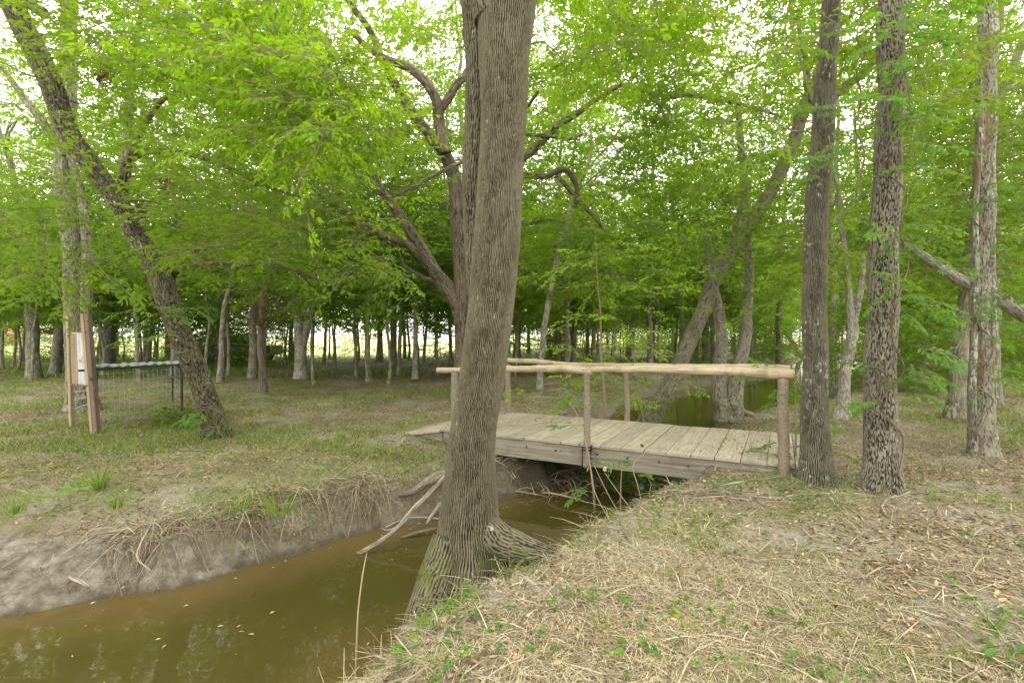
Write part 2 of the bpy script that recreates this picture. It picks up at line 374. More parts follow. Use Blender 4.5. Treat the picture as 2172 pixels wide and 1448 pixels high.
def place_sprays(mb, pos, dirs, scale, temps, fold=False, roll=.35, g=None, tilt=.25, m=0, mt=1):
    """instance leaf sprays: x axis along dirs, z axis roughly up"""
    g = g or rng; pos = np.asarray(pos, float); n = len(pos)
    X = norm(np.asarray(dirs, float) + g.normal(0, .12, (n, 3)))
    Z = norm(np.array([0, 0, 1.]) + g.normal(0, tilt, (n, 3))); Y = norm(np.cross(Z, X)); Z = np.cross(X, Y)
    R = np.stack([X, Y, Z], 1)                                  # rows = local axes
    pick = g.integers(0, len(temps), n); scale = np.broadcast_to(scale, (n,))
    base_r = g.random(n)
    for k, (B, D, N, L, Wd, seg) in enumerate(temps):
        s = np.where(pick == k)[0]
        if not len(s): continue
        Rk = R[s]; sc = scale[s]
        b = np.einsum('li,mij->mlj', B, Rk) * sc[:, None, None] + pos[s][:, None]
        d = np.einsum('li,mij->mlj', D, Rk); nn = np.einsum('li,mij->mlj', N, Rk)
        lf = L[None] * (0.6 + .4 * sc[:, None]); wf = Wd[None] * (0.6 + .4 * sc[:, None])
        r = np.clip(.55 * base_r[s][:, None] + .45 * g.random((len(s), len(B))), 0, 1)
        leaves_quads(mb, b.reshape(-1, 3), d.reshape(-1, 3), nn.reshape(-1, 3), lf.ravel(), wf.ravel(), r.ravel(), fold, m)
        if mt is not None:
            P0 = np.array([q[0] for q in seg]); P1 = np.array([q[1] for q in seg]); w = np.array([q[2] for q in seg])
            a0 = np.einsum('li,mij->mlj', P0, Rk) * sc[:, None, None] + pos[s][:, None]; a1 = np.einsum('li,mij->mlj', P1, Rk) * sc[:, None, None] + pos[s][:, None]
            sd = norm(np.cross(a1 - a0, np.array([.3, 1, .2]))) * (w[None, :, None] / 2)
            V = np.stack([a0 - sd, a0 + sd, a1 + sd * .7, a1 - sd * .7], 2).reshape(-1, 3)
            mb.add(V, np.arange(len(V)).reshape(-1, 4), mt, None, np.full(len(V), .3))

def attach(tmb, nodes, nrad, clusters, sides=5, maxr=.035, sag=.12, minr=.004, g=None):
    """grow a thin branch from the nearest bit of skeleton to each cluster; returns outward directions"""
    g = g or rng
    N = np.array(nodes); NR = np.array(nrad); dirs = np.zeros_like(clusters)
    d0 = np.array([np.min(np.linalg.norm(N - c, axis=1)) for c in clusters]); order = np.argsort(d0)
    for i in order:
        c = clusters[i]; v = N - c; dist = np.linalg.norm(v, axis=1) + np.maximum(0, v[:, 2]) * .6
        j = int(np.argmin(dist)); a = N[j]; ln = np.linalg.norm(c - a)
        if ln < .05: dirs[i] = norm(g.normal(0, 1, 3)); continue
        r0 = min(NR[j] * .7, maxr, .006 + ln * .011); dv = (c - a) / ln
        side = norm(np.cross(dv, g.normal(0, 1, 3)))
        m1 = a + dv * ln * .35 + side * ln * g.uniform(-.12, .12) + np.array([0, 0, ln * sag * g.uniform(-.2, 1)])
        m2 = a + dv * ln * .7 + side * ln * g.uniform(-.1, .1) + np.array([0, 0, ln * sag * g.uniform(0, .9)])
        P, R = tube(tmb, [a, m1, m2, c], [r0, r0 * .8, r0 * .55, max(minr, r0 * .3)], sides, max(.12, ln / 7), 0, min(.06, ln * .03), cap=False)
        N = np.concatenate([N, P[1:]]); NR = np.concatenate([NR, R[1:]])
        w = c - m2; w[2] *= .4; dirs[i] = norm(w + 1e-4)
    return dirs

def bark_disp(kx, kz, amp, width=.12, wamp=.5):
    def f(bc, rad, q):
        wv = noise(bc * np.array([5, 5, 3.])) * wamp + noise(bc * np.array([14, 14, 7.])) * wamp * .4
        n = noise(bc * np.array([kx, kx, kx * kz]) + wv[..., None]); n += .35 * noise(bc * np.array([kx * 2.1, kx * 2.1, kx * 2.1 * kz]) + 9)
        a = np.clip(np.abs(n) / width, 0, 1); a = a * a * (3 - 2 * a)
        f2 = noise(bc * np.array([kx * 3, kx * 3, kx]))
        big = noise(bc * np.array([4, 4, 1.5]))
        return amp * (a - .7) + amp * .35 * f2 + rad * .03 * big, np.clip(.12 + .88 * a, 0, 1)
    return f

def net_disp(sp, amp, A=1.7, w=.62):
    # interlacing furrows: two families of wandering vertical lines that cross into long diamonds
    def f(bc, rad, q):
        loc = bc - bc.reshape(-1, 3).min(0); r0 = (bc[..., 0].max() - bc[..., 0].min()) / 2
        th = np.arctan2(bc[..., 1] - bc[..., 1].mean(), bc[..., 0] - bc[..., 0].mean()); k = max(6, round(math.pi * 2 * r0 / sp)); z = bc[..., 2]
        def wn(o, fz, fx): return noise(np.stack([bc[..., 0] * fx + o, bc[..., 1] * fx, z * fz + o], -1))
        base = th * k / 2
        f1 = np.abs(np.sin(base + A * (wn(3, 7, 9) + .5 * wn(5, 19, 16)) + 2.2 * wn(1, 1.2, 2))); f2 = np.abs(np.sin(base + .8 - A * (wn(11, 8, 9) + .5 * wn(17, 21, 16)) + 2.2 * wn(1, 1.2, 2)))
        d1 = np.minimum(f1, f2 + .25 * (wn(23, 9, 14) + .4)); a = np.clip(d1 / w, 0, 1); a = a * a * (3 - 2 * a)
        rough = noise(bc * np.array([90, 90, 40.])); big = noise(bc * np.array([5, 5, 1.6]))
        return amp * (a - .8) + amp * .3 * rough + rad * .03 * big, np.clip(.1 + .9 * a + .25 * rough * a, 0, 1)
    return f

# sky windows seen in the photo between the crowns, as directions from the path
GAPS = [(930, 60, 90, 75), (1120, 60, 40, 60), (1225, 40, 75, 50), (1530, 80, 60, 75), (1700, 210, 45, 60), (420, 300, 60, 30), (500, 385, 60, 25), (980, 200, 40, 60),
        (1160, 90, 30, 60), (1560, 290, 40, 50), (1400, 350, 40, 25), (60, 250, 30, 40), (700, 545, 30, 40), (1640, 60, 35, 30), (2130, 60, 40, 50), (330, 460, 35, 20), (880, 20, 60, 40)]
CLEAR = [([(466, 945), (411, 776), (355, 638), (287, 500), (205, 368), (143, 276), (66, 92), (22, 0)], 8.3, 100), ([(985, 640), (978, 540), (962, 370), (916, 295), (862, 220), (822, 150), (787, 69), (741, 9)], 12.4, 66),
         ([(934, 300), (926, 214), (865, 143), (783, 101)], 12, 50), ([(950, 610), (905, 545), (829, 433), (785, 350)], 12.2, 44), ([(902, 552), (852, 511), (783, 479), (714, 433)], 12.2, 22),
         ([(1113, 331), (1190, 262), (1259, 216)], 12.2, 36), ([(1113, 372), (1200, 362), (1221, 420)], 12.6, 22), ([(1376, 897), (1449, 756), (1513, 599), (1598, 468), (1668, 340), (1712, 205)], 12.9, 42), ([(1772, 200), (1860, 120)], 12, 26),
         ([(1390, 200), (1464, 202), (1540, 216)], 12, 20), ([(2172, 675), (2106, 627), (2025, 588), (1960, 545), (1912, 518)], 8.2, 34), ([(262, 385), (300, 325), (400, 330), (470, 352)], 7.6, 24), ([(365, 610), (430, 561), (580, 562)], 8, 24), ([(340, 215), (475, 172)], 7.4, 22),
         ([(1731, 1030), (1728, 640), (1749, 216), (1761, 0)], 5.7, 60), ([(1869, 1035), (1871, 640), (1890, 216), (1896, 0)], 5.5, 60), ([(2085, 955), (2083, 640), (2092, 216), (2097, 0)], 7.1, 50), ([(170, 850), (160, 600), (140, 380)], 11, 30),
         ([(960, 900), (1045, 640), (1062, 400), (1070, 0)], 4.5, 90)]
def keep_mask(C):
    return np.isin(np.arange(len(C)), _kc(C))
def _kc(C):
    idx = np.concatenate([C, np.arange(len(C))[:, None]], 1); return keep_clear(idx, np.random.default_rng(1), 1.0)[:, 3]
def keep_clear(C, g, p=.93):
    px = CX + F * C[:, 0] / C[:, 1]; py = HY - F * (C[:, 2] - EYE) / C[:, 1]; bad = np.zeros(len(C), bool)
    for pl, Z, r in CLEAR:
        for (ax, ay), (bx, by) in zip(pl[:-1], pl[1:]):
            ex, ey = bx - ax, by - ay; q = np.clip(((px - ax) * ex + (py - ay) * ey) / (ex * ex + ey * ey), 0, 1)
            bad |= (np.hypot(px - ax - q * ex, py - ay - q * ey) < r) & (C[:, 1] < Z)
    return C[~(bad & (g.random(len(C)) < p))]
def keep_gap(C, g, p=.88):
    C = keep_clear(C, g)
    px = CX + F * C[:, 0] / C[:, 1]; py = HY - F * (C[:, 2] - EYE) / C[:, 1]; bad = np.zeros(len(C), bool)
    for x, y, rx, ry in GAPS: bad |= ((px - x) / (rx + 12)) ** 2 + ((py - y) / (ry + 10)) ** 2 < 1.0
    return C[~(bad & (g.random(len(C)) < p))]
def region(n, x0, x1, y0, y1, z0, z1, g):
    """points spread through a block of space whose bounds are given as view directions and distances"""
    Z = g.uniform(z0, z1, n); return np.stack([(g.uniform(x0, x1, n) - CX) / F * Z, Z, EYE - (g.uniform(y0, y1, n) - HY) / F * Z], -1)

def PW(pts, Z, Z2=None):
    """list of (px, py, width_px) -> world path and radii at distance Z (changing to Z2 at the end)"""
    Z2 = Z if Z2 is None else Z2; P, R = [], []
    for i, (x, y, w) in enumerate(pts):
        z = Z + (Z2 - Z) * i / max(1, len(pts) - 1); P.append(W(x, y, z)); R.append(w / 2 / F * z)
    return np.array(P), np.array(R)
def base_flare(zb, amt=.35, h=.25, lobes=((.3, 1), (2.4, .8), (4.3, .9)), kap=3.0):
    def f(rad, P, S, U, c, s_, q):
        th = np.arctan2(s_, c); g = sum(a * np.exp(kap * (np.cos(th - t) - 1)) for t, a in lobes)
        e = np.exp(-np.maximum(0, P[:, 2] - zb) / h)[:, None]
        return rad * (1 + amt * e * (.35 + g[None]))
    return f

# ------------------------------------------------------------------ world, sun, camera
SUN_AZ, SUN_EL = math.radians(32), math.radians(50)
w = bpy.data.worlds.new('World'); scene.world = w; w.use_nodes = True; nt = w.node_tree; nt.nodes.clear()
sky = nt.nodes.new('ShaderNodeTexSky'); sky.sky_type = 'NISHITA'; sky.sun_disc = False; sky.sun_elevation = SUN_EL; sky.sun_rotation = SUN_AZ
sky.dust_density = 4.0; sky.ozone_density = 1.0
hs = nt.nodes.new('ShaderNodeHueSaturation'); hs.inputs['Saturation'].default_value = .25; hs.inputs['Value'].default_value = 1.0
bg = nt.nodes.new('ShaderNodeBackground'); bg.inputs['Strength'].default_value = .15
bg2 = nt.nodes.new('ShaderNodeBackground'); bg2.inputs['Color'].default_value = (1, .985, .87, 1); bg2.inputs['Strength'].default_value = 3.3
addn = nt.nodes.new('ShaderNodeAddShader'); wo = nt.nodes.new('ShaderNodeOutputWorld')
nt.links.new(sky.outputs[0], hs.inputs['Color']); nt.links.new(hs.outputs[0], bg.inputs['Color'])
nt.links.new(bg.outputs[0], addn.inputs[0]); nt.links.new(bg2.outputs[0], addn.inputs[1]); nt.links.new(addn.outputs[0], wo.inputs[0])
sl = bpy.data.lights.new('sun', 'SUN'); sl.energy = 6.5; sl.angle = math.radians(7); sl.color = (1, .95, .85)
so = bpy.data.objects.new('sun', sl); link(so)
so.rotation_euler = (math.pi / 2 - SUN_EL, 0, math.pi - SUN_AZ)
from mathutils import Vector
sd_ = Vector((math.sin(SUN_AZ) * math.cos(SUN_EL), math.cos(SUN_AZ) * math.cos(SUN_EL), math.sin(SUN_EL)))
so.rotation_euler = sd_.to_track_quat('Z', 'Y').to_euler()
cam = bpy.data.cameras.new('camera'); co = bpy.data.objects.new('camera', cam); link(co); scene.camera = co
cam.sensor_width = 36; cam.lens = 18; cam.shift_y = -12 / 2172; cam.clip_end = 2000; cam.clip_start = .05
co.location = (0, 0, EYE); co.rotation_euler = (math.pi / 2, 0, 0)
scene.view_settings.view_transform = 'Standard'; scene.view_settings.look = 'None'; scene.view_settings.exposure = 0
scene.render.engine = 'CYCLES'
cy = scene.cycles; cy.max_bounces = 7; cy.diffuse_bounces = 4; cy.transmission_bounces = 4; cy.transparent_max_bounces = 4; cy.glossy_bounces = 2
cy.use_denoising = True; cy.use_adaptive_sampling = True; cy.adaptive_threshold = .025; cy.caustics_reflective = False; cy.caustics_refractive = False

# ------------------------------------------------------------------ ground sheet
def field_y(u):            # distance at which the wood gives way to open field, by direction
    return 40 + 40 * sstep(-.15, .25, u) + 60 * sstep(.25, .6, u)
def greenness(x, y):
    u = x / np.maximum(y, .5)
    g = .42 + .45 * n2(x, y, .5, 12.0) + .42 * n2(x, y, 1.7, 14.0) + .12 * n2(x, y, 6, 15.0)
    g += .16 * sstep(9, 16, y) + .2 * sstep(-.3, -.9, u) * sstep(5, 8, y) + .25 * sstep(.55, .9, u) * sstep(6, 9, y)
    g += .22 * bump(x, y, -4.5, 7.0, 2.6) + .25 * bump(x, y, -2.2, 6.0, 1.3)
    g -= .08 * bump(x, y, 4.5, 3.5, 2.5) + .2 * bump(x, y, 6.5, 7.5, 3)
    return g
ys = np.concatenate([np.arange(-8, 1, .25), np.arange(1, 12, .03), 12 * 1.021 ** np.arange(0, 190)])
us = np.linspace(-1, 1, 741)
half = 9 + 1.25 * np.maximum(ys, 0) + np.maximum(0, ys - 60) * .5
GX = us[None] * half[:, None]; GY = np.repeat(ys[:, None], len(us), 1)
GZ, GD, GW = hgt_full(GX, GY)
ny, nx = GX.shape
i = np.arange(ny - 1)[:, None] * nx; j = np.arange(nx - 1)[None]
Fg = np.stack([i + j, i + j + 1, i + nx + j + 1, i + nx + j], -1).reshape(-1, 4)
V = np.stack([GX, GY, GZ], -1).reshape(-1, 3)
wide = bump(GX, GY, -4.8, 4.3, 1.4)
mud = 1 - sstep(.0 + .85 * wide, .07 + 1.25 * wide, GD + (.05 + .25 * wide) * n2(GX, GY, 3.0, 2.0))
bank = sstep(0, .08, GD) * (1 - sstep(.42, .85, GD)) * (GY > 4.2) * (1 - .7 * wide)
deck_shade = .85 * bump(GX, GY, .5, 7.9, 1.1)  # shade beneath the deck, painted as a dark patch in the soil colour
uu = GX / np.maximum(GY, .5)
field = sstep(-2, 6, GY - field_y(uu) + 3 * n2(GX, GY, .1, 3.0)) * (GY > 25)
t = NT('forest_floor')
pos = t.n('ShaderNodeTexCoord').outputs['Object']
n_f = t.noise(pos, 55, 5, .7); n_m = t.noise(pos, 9, 5, .65); n_l = t.noise(pos, 1.6, 4); n_v = t.noise(pos, 160, 3, .7)
dirt = t.ramp(n_f, [(.25, (.11, .09, .062)), (.5, (.28, .25, .19)), (.72, (.48, .44, .35))])
dirt = t.mix(t.step(n_m, .45, .62), dirt, (.34, .315, .27))
lit = t.ramp(t.noise(t.map(pos, (1, 1, .2)), 70, 4, .75, 1.2), [(.3, (.06, .040, .024)), (.48, (.20, .142, .088)), (.6, (.37, .285, .18)), (.8, (.54, .46, .32))])
c = t.mix(t.math('MULTIPLY', t.step(t.math('ADD', t.math('MULTIPLY', n_l, .6), t.math('MULTIPLY', n_m, .4)), .42, .56), .72), dirt, lit)
crk = t.n('ShaderNodeTexVoronoi', {'Vector': t.n('ShaderNodeMixRGB', {'Fac': .12, 'Color1': pos, 'Color2': t.n('ShaderNodeTexNoise', {'Vector': pos, 'Scale': 5.0}).outputs['Color']}, blend_type='ADD').outputs[0], 'Scale': 9.0}, feature='DISTANCE_TO_EDGE').outputs['Distance']
crack = t.math('SUBTRACT', 1.0, t.step(crk, .0, .04))
c = t.mix(t.math('MULTIPLY', crack, t.math('MULTIPLY', t.step(n_l, .5, .62), .45)), c, (.07, .055, .04))
grn = t.ramp(t.noise(pos, 60, 4, .8), [(.3, (.06, .08, .020)), (.5, (.16, .20, .05)), (.7, (.32, .33, .13))])
gm = t.math('MULTIPLY', t.step(t.math('ADD', t.attr('green'), t.math('MULTIPLY', t.math('SUBTRACT', n_m, .5), 1.3)), .42, .72), .55)
c = t.mix(gm, c, grn)
mudc = t.ramp(t.noise(pos, 9, 8, .68), [(.3, (.085, .068, .048)), (.5, (.21, .18, .14)), (.7, (.38, .34, .28))])
bkc = t.ramp(t.noise(t.map(pos, (1, 1, .25)), 45, 5, .75, .8), [(.3, (.04, .03, .02)), (.5, (.15, .12, .085)), (.72, (.32, .275, .205))])
c = t.mix(t.math('MULTIPLY', t.attr('bank'), .85), c, bkc)
c = t.mix(t.attr('mud'), c, mudc)
c = t.mix(t.attr('wet'), c, (.055, .042, .028))  # darkens the wet waterline soil and the painted shade beneath the deck
c = t.mix(t.attr('fld'), c, t.mix(t.noise(pos, .6, 3), (.34, .36, .12), (.50, .47, .25)))
hh = t.math('ADD', t.math('MULTIPLY', n_f, .6), t.math('ADD', t.math('MULTIPLY', n_v, .35), t.math('SUBTRACT', n_m, t.math('MULTIPLY', crack, t.math('MULTIPLY', t.step(n_l, .5, .62), t.math('MULTIPLY', t.math('SUBTRACT', 1.0, t.attr('mud')), .5))))))
rough = t.math('SUBTRACT', .95, t.math('MULTIPLY', t.attr('wet'), .55))
M['ground'] = t.done(t.bsdf(c, rough, t.bump(hh, 1.0, .035), .25))
mb = MB(); mb.add(V, Fg)
wet = np.maximum((1 - sstep(.0, .07, GD)) * .75, deck_shade)  # wet waterline band joined with the painted under-deck shade
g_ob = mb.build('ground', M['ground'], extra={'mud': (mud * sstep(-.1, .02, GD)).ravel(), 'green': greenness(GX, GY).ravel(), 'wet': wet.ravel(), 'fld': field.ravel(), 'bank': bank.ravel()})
tag(g_ob, 'leaf strewn woodland floor and muddy creek banks', kind='structure')

# water
k = (GY[:, 0] < 75) & (GY[:, 0] > -8)
wx, wy, wd = GX[k][::2, ::2], GY[k][::2, ::2], GD[k][::2, ::2]
ny2, nx2 = wx.shape; i = np.arange(ny2 - 1)[:, None] * nx2; j = np.arange(nx2 - 1)[None]
Fw = np.stack([i + j, i + j + 1, i + nx2 + j + 1, i + nx2 + j], -1)
kk = (wd[:-1, :-1] < .6); Fw = Fw[kk]
t = NT('creek_water'); pos = t.n('ShaderNodeTexCoord').outputs['Object']
dep = t.attr('dep')
c = t.mix(t.step(t.math('ADD', dep, t.math('MULTIPLY', t.math('SUBTRACT', t.noise(pos, 1.4, 3), .5), .5)), .05, .85), (.088, .062, .019), (.050, .042, .011))
c = t.mix(t.math('MULTIPLY', t.step(t.noise(pos, 3.5, 5, .7), .5, .8), .35), c, (.08, .060, .022))
nb = t.bump(t.math('ADD', t.noise(pos, 2.5, 2), t.math('MULTIPLY', t.noise(pos, 11, 2), .12)), .10, .03)
wb = t.bsdf(c, .03, nb, .5); wb.inputs['IOR'].default_value = 1.33
M['water'] = t.done(wb)
mb = MB(); mb.add(np.stack([wx, wy, np.full(wx.shape, WL)], -1).reshape(-1, 3), Fw)
tag(mb.build('water', M['water'], extra={'dep': np.clip(-wd, 0, 3).ravel()}), 'murky brown creek water', kind='structure')

# ------------------------------------------------------------------ trees, close ones
def tree_obj(name, label, cat, base, group=None): return thing(name, base, label, cat, group)
def finish(root, tmb, cmb, bk, leafm, cname='crown', tname='trunk'):
    """meshes keep world coordinates relative to the tree's base"""
    o = np.array(root.location)
    a = tmb.build(tname, bk, root, origin=o)
    b = cmb.build(cname, [leafm, M['twig']], root, smooth=False, origin=o) if cmb is not None and cmb.n else None
    return a, b
def outline(P, R, k=6): return list(P[::k]), list(R[::k])

# 1. the big ash leaning over the water in front of the bridge
g = np.random.default_rng(101)
front = [(978, 1395, 215), (983, 1330, 190), (988, 1260, 172), (992, 1180, 152), (993, 1100, 138), (999, 1000, 117), (1007, 900, 106), (1026, 770, 104), (1044, 650, 106), (1053, 520, 108), (1061, 400, 104), (1066, 300, 104),
         (1069, 200, 110), (1071, 110, 120), (1072, 40, 132), (1072, 0, 140)]
P, R = PW(front, 4.1); R = R * .90
def main_flare(rad, P, S, U, c, s_, q):
    th = np.arctan2(s_, c)[None]; z = P[:, 2:3]
    def lobe(t0, kap): return np.exp(kap * (np.cos(th - t0) - 1))
    e = np.exp(-np.maximum(0, z + .55) / .26); e2 = np.exp(-np.maximum(0, z + .28) / .15)
    add = .13 * e * lobe(.35, 6) + .22 * e2 * lobe(1.75, 16) + .16 * e2 * lobe(2.75, 9) + .10 * e * lobe(4.6, 4) + .10 * e2 * lobe(1.05, 14) - .05 * e2 * lobe(2.25, 18)
    return rad + add
tmb, cmb = MB(), MB()
disp = net_disp(.027, .0105, 2.0, .6)
Pf, Rf = tube(tmb, P, R, 420, .009, 0, .03, disp, main_flare)
# mossy back stem, then the two limbs of the fork
b2 = [(1036, 700, 60), (1024, 610, 72), (1014, 500, 66), (1012, 380, 64), (1014, 250, 66), (1016, 120, 70), (1012, 0, 78), (1000, -160, 84)]
P2, R2 = PW(b2, 4.32, 4.35); R2 = R2 * .9; P2[0] = W(1044, 700, 4.16)
tube(tmb, P2, R2, 120, .014, 0, .02, net_disp(.027, .009, 2.0, .6))
P3, R3 = PW([(1072, 40, 112), (1108, -60, 92), (1160, -200, 80), (1230, -420, 60)], 4.1); tube(tmb, P3, R3, 120, .015, 0, 0, net_disp(.027, .009, 2.0, .6))
P4, R4 = PW([(1060, 40, 110), (1030, -80, 92), (990, -230, 80), (960, -420, 60)], 4.1); tube(tmb, P4, R4, 110, .015, 0, 0, net_disp(.027, .009, 2.0, .6))
nodes, nr = [], []
for Pq, Rq in ((P2, R2), (P3, R3), (P4, R4)):
    nodes += list(Pq[-3:]); nr += list(Rq[-3:])
C = np.concatenate([region(90, 380, 880, -120, 190, 3.8, 5.6, g), region(50, 540, 860, 110, 320, 3.9, 5.2, g), region(50, 1160, 1500, -140, 130, 4.2, 6.5, g),
                    region(7, 900, 985, 30, 130, 3.9, 4.3, g), region(8, 880, 1250, -320, -60, 3.5, 5, g)])
C = keep_gap(C[:], g, .5)
dirs = attach(tmb, nodes, nr, C, 5, .022, .25, g=g); C, dirs = more(C, dirs, 2, g=g); kk_ = keep_mask(C); C, dirs = C[kk_], dirs[kk_]
place_sprays(cmb, C, dirs * np.array([1, 1, .5]) + np.array([-.2, -.1, -.15]), g.uniform(.62, .85, len(C)), FROND, True, g=g)
root = tree_obj('ash_tree', 'big furrowed grey trunk rising from the water edge in front of the wooden bridge', 'tree', (-.38, 4.1, -.3))
finish(root, tmb, cmb, M['bark_main'], M['leaf_sun'])
# its long buttress root on the right bank and the grey one running towards the camera
rb = MB()
tube(rb, [(-.30, 4.10, .16), (-.14, 4.02, .0), (.04, 3.98, -.06), (.22, 3.98, -.12), (.38, 4.0, -.18), (.56, 4.02, -.32)], [.11, .14, .12, .09, .06, .025], 90, .012, 0, .04, net_disp(.028, .007))
rb.build('root', M['bark_main'], root, origin=np.array(root.location))
rb = MB()
tube(rb, [(-.50, 4.0, .02), (-.56, 3.88, -.22), (-.62, 3.66, -.40), (-.66, 3.42, -.47), (-.70, 3.12, -.56)], [.12, .15, .14, .11, .05], 100, .012, 0, .03, net_disp(.028, .006))
rb.build('root', M['bark_main'], root, origin=np.array(root.location))

def hero(name, label, cat, pts, Z, Z2, bk, leafm, regs, sides=90, step=.02, disp=None, limbs=(), fl=.3, scale=(.75, 1.15), temps=None, fold=False, maxr=.035, gapp=.88, sag=.12, group=None, seed=1, ztop=None, lobes=None, rep=2, tw=.92):
    g = np.random.default_rng(seed); P, R = PW(pts, Z, Z2); R = R * tw; tmb, cmb = MB(), MB()
    zb = hz(P[0, 0], P[0, 1]); P[0, 2] = min(P[0, 2], zb) - .12
    P2, R2 = tube(tmb, P, R, sides, step, 0, .03, disp, base_flare(zb, fl, .22, *( [lobes] if lobes else [])))
    nodes, nr = outline(P2, R2, max(1, int(.25 / step))); nodes = [p for p in nodes if p[2] > 2.0] or [P2[-1]]; nr = nr[-len(nodes):]
    for lp, z1, z2 in limbs:
        Pl, Rl = PW(lp, z1, z2); a, b = tube(tmb, Pl, Rl, max(10, sides // 3), max(.03, step), 0, .03, disp if sides > 60 else None)
        x, y = outline(a, b, max(1, int(.2 / max(.03, step)))); nodes += x; nr += y
    C = [region(n, *bx, g) for n, bx in regs]
    if C:
        C = keep_gap(np.concatenate(C), g, gapp); C = C[C[:, 2] > 1.5]
        d = attach(tmb, nodes, nr, C, 5, maxr, sag, g=g); C, d = more(C, d, rep, g=g); kk_ = keep_mask(C); C, d = C[kk_], d[kk_]
        place_sprays(cmb, C, d, g.uniform(*scale, len(C)), temps or FROND, fold, g=g)
    root = tree_obj(name, label, cat, (P[0, 0], P[0, 1], zb), group)
    finish(root, tmb, cmb, bk, leafm)
    return root, nodes

hero('leaning_tree', 'leaning scaly trunk on the left bank with a stripped reddish edge, beside the wire cage', 'tree',
     [(466, 945, 66), (458, 905, 54), (435, 845, 49), (411, 776, 50), (383, 707, 48), (355, 638, 52), (330, 569, 50), (287, 500, 44), (262, 450, 42), (205, 368, 44), (143, 276, 44), (110, 184, 48), (66, 92, 50), (22, 0, 50), (-30, -110, 50), (-90, -240, 46)],
     8.15, 6.6, M['bark_lean'], M['leaf_hero'],
     [(330, (60, 820, 60, 560, 5.2, 8.5)), (120, (-120, 560, -200, 140, 5, 8)), (70, (-60, 400, 420, 590, 6, 9))], 110, .018, bark_disp(40, .3, .011, .3, .6),
     [([(252, 430, 26), (262, 385, 22), (272, 345, 18), (300, 325, 14), (335, 322, 12), (400, 330, 10), (470, 352, 8), (560, 395, 7), (640, 420, 4)], 7.6, 7.4),
      ([(272, 345, 16), (290, 300, 11), (315, 250, 10), (340, 215, 9), (378, 196, 8), (430, 190, 6), (475, 172, 4)], 7.5, 7.0),
      ([(362, 620, 16), (368, 585, 13), (395, 568, 10), (430, 561, 8), (520, 560, 6), (600, 566, 5), (700, 600, 3)], 7.9, 7.2),
      ([(95, 30, 22), (-20, -60, 18), (-60, -130, 14)], 6.9, 6.5)], fold=True, seed=2, scale=(.75, 1.1), rep=3, tw=.86)
hero('feeder_tree', 'thick upright trunk behind the wooden feeder frame with a dark split down its right side', 'tree',
     [(180, 885, 62), (174, 850, 54), (170, 780, 50), (164, 700, 46), (158, 560, 42), (146, 470, 40), (135, 380, 40), (142, 250, 36), (145, 120, 32), (150, -60, 28)], 10.9, 10.6, M['bark_far'], M['leaf_mid'],
     [(170, (-90, 520, 40, 560, 8.5, 13)), (45, (-90, 330, 480, 640, 9, 13))], 80, .03, bark_disp(30, .2, .015),
     [([(178, 880, 22), (182, 760, 20), (184, 600, 19), (178, 440, 16), (150, 330, 12)], 10.75, 10.5),
      ([(140, 330, 20), (60, 220, 14), (0, 140, 8)], 10.6, 10), ([(268, 500, 14), (265, 380, 16), (272, 250, 16), (284, 120, 12), (300, 20, 8)], 10.5, 10)], seed=3, fl=.35, temps=FRONDM, rep=2)
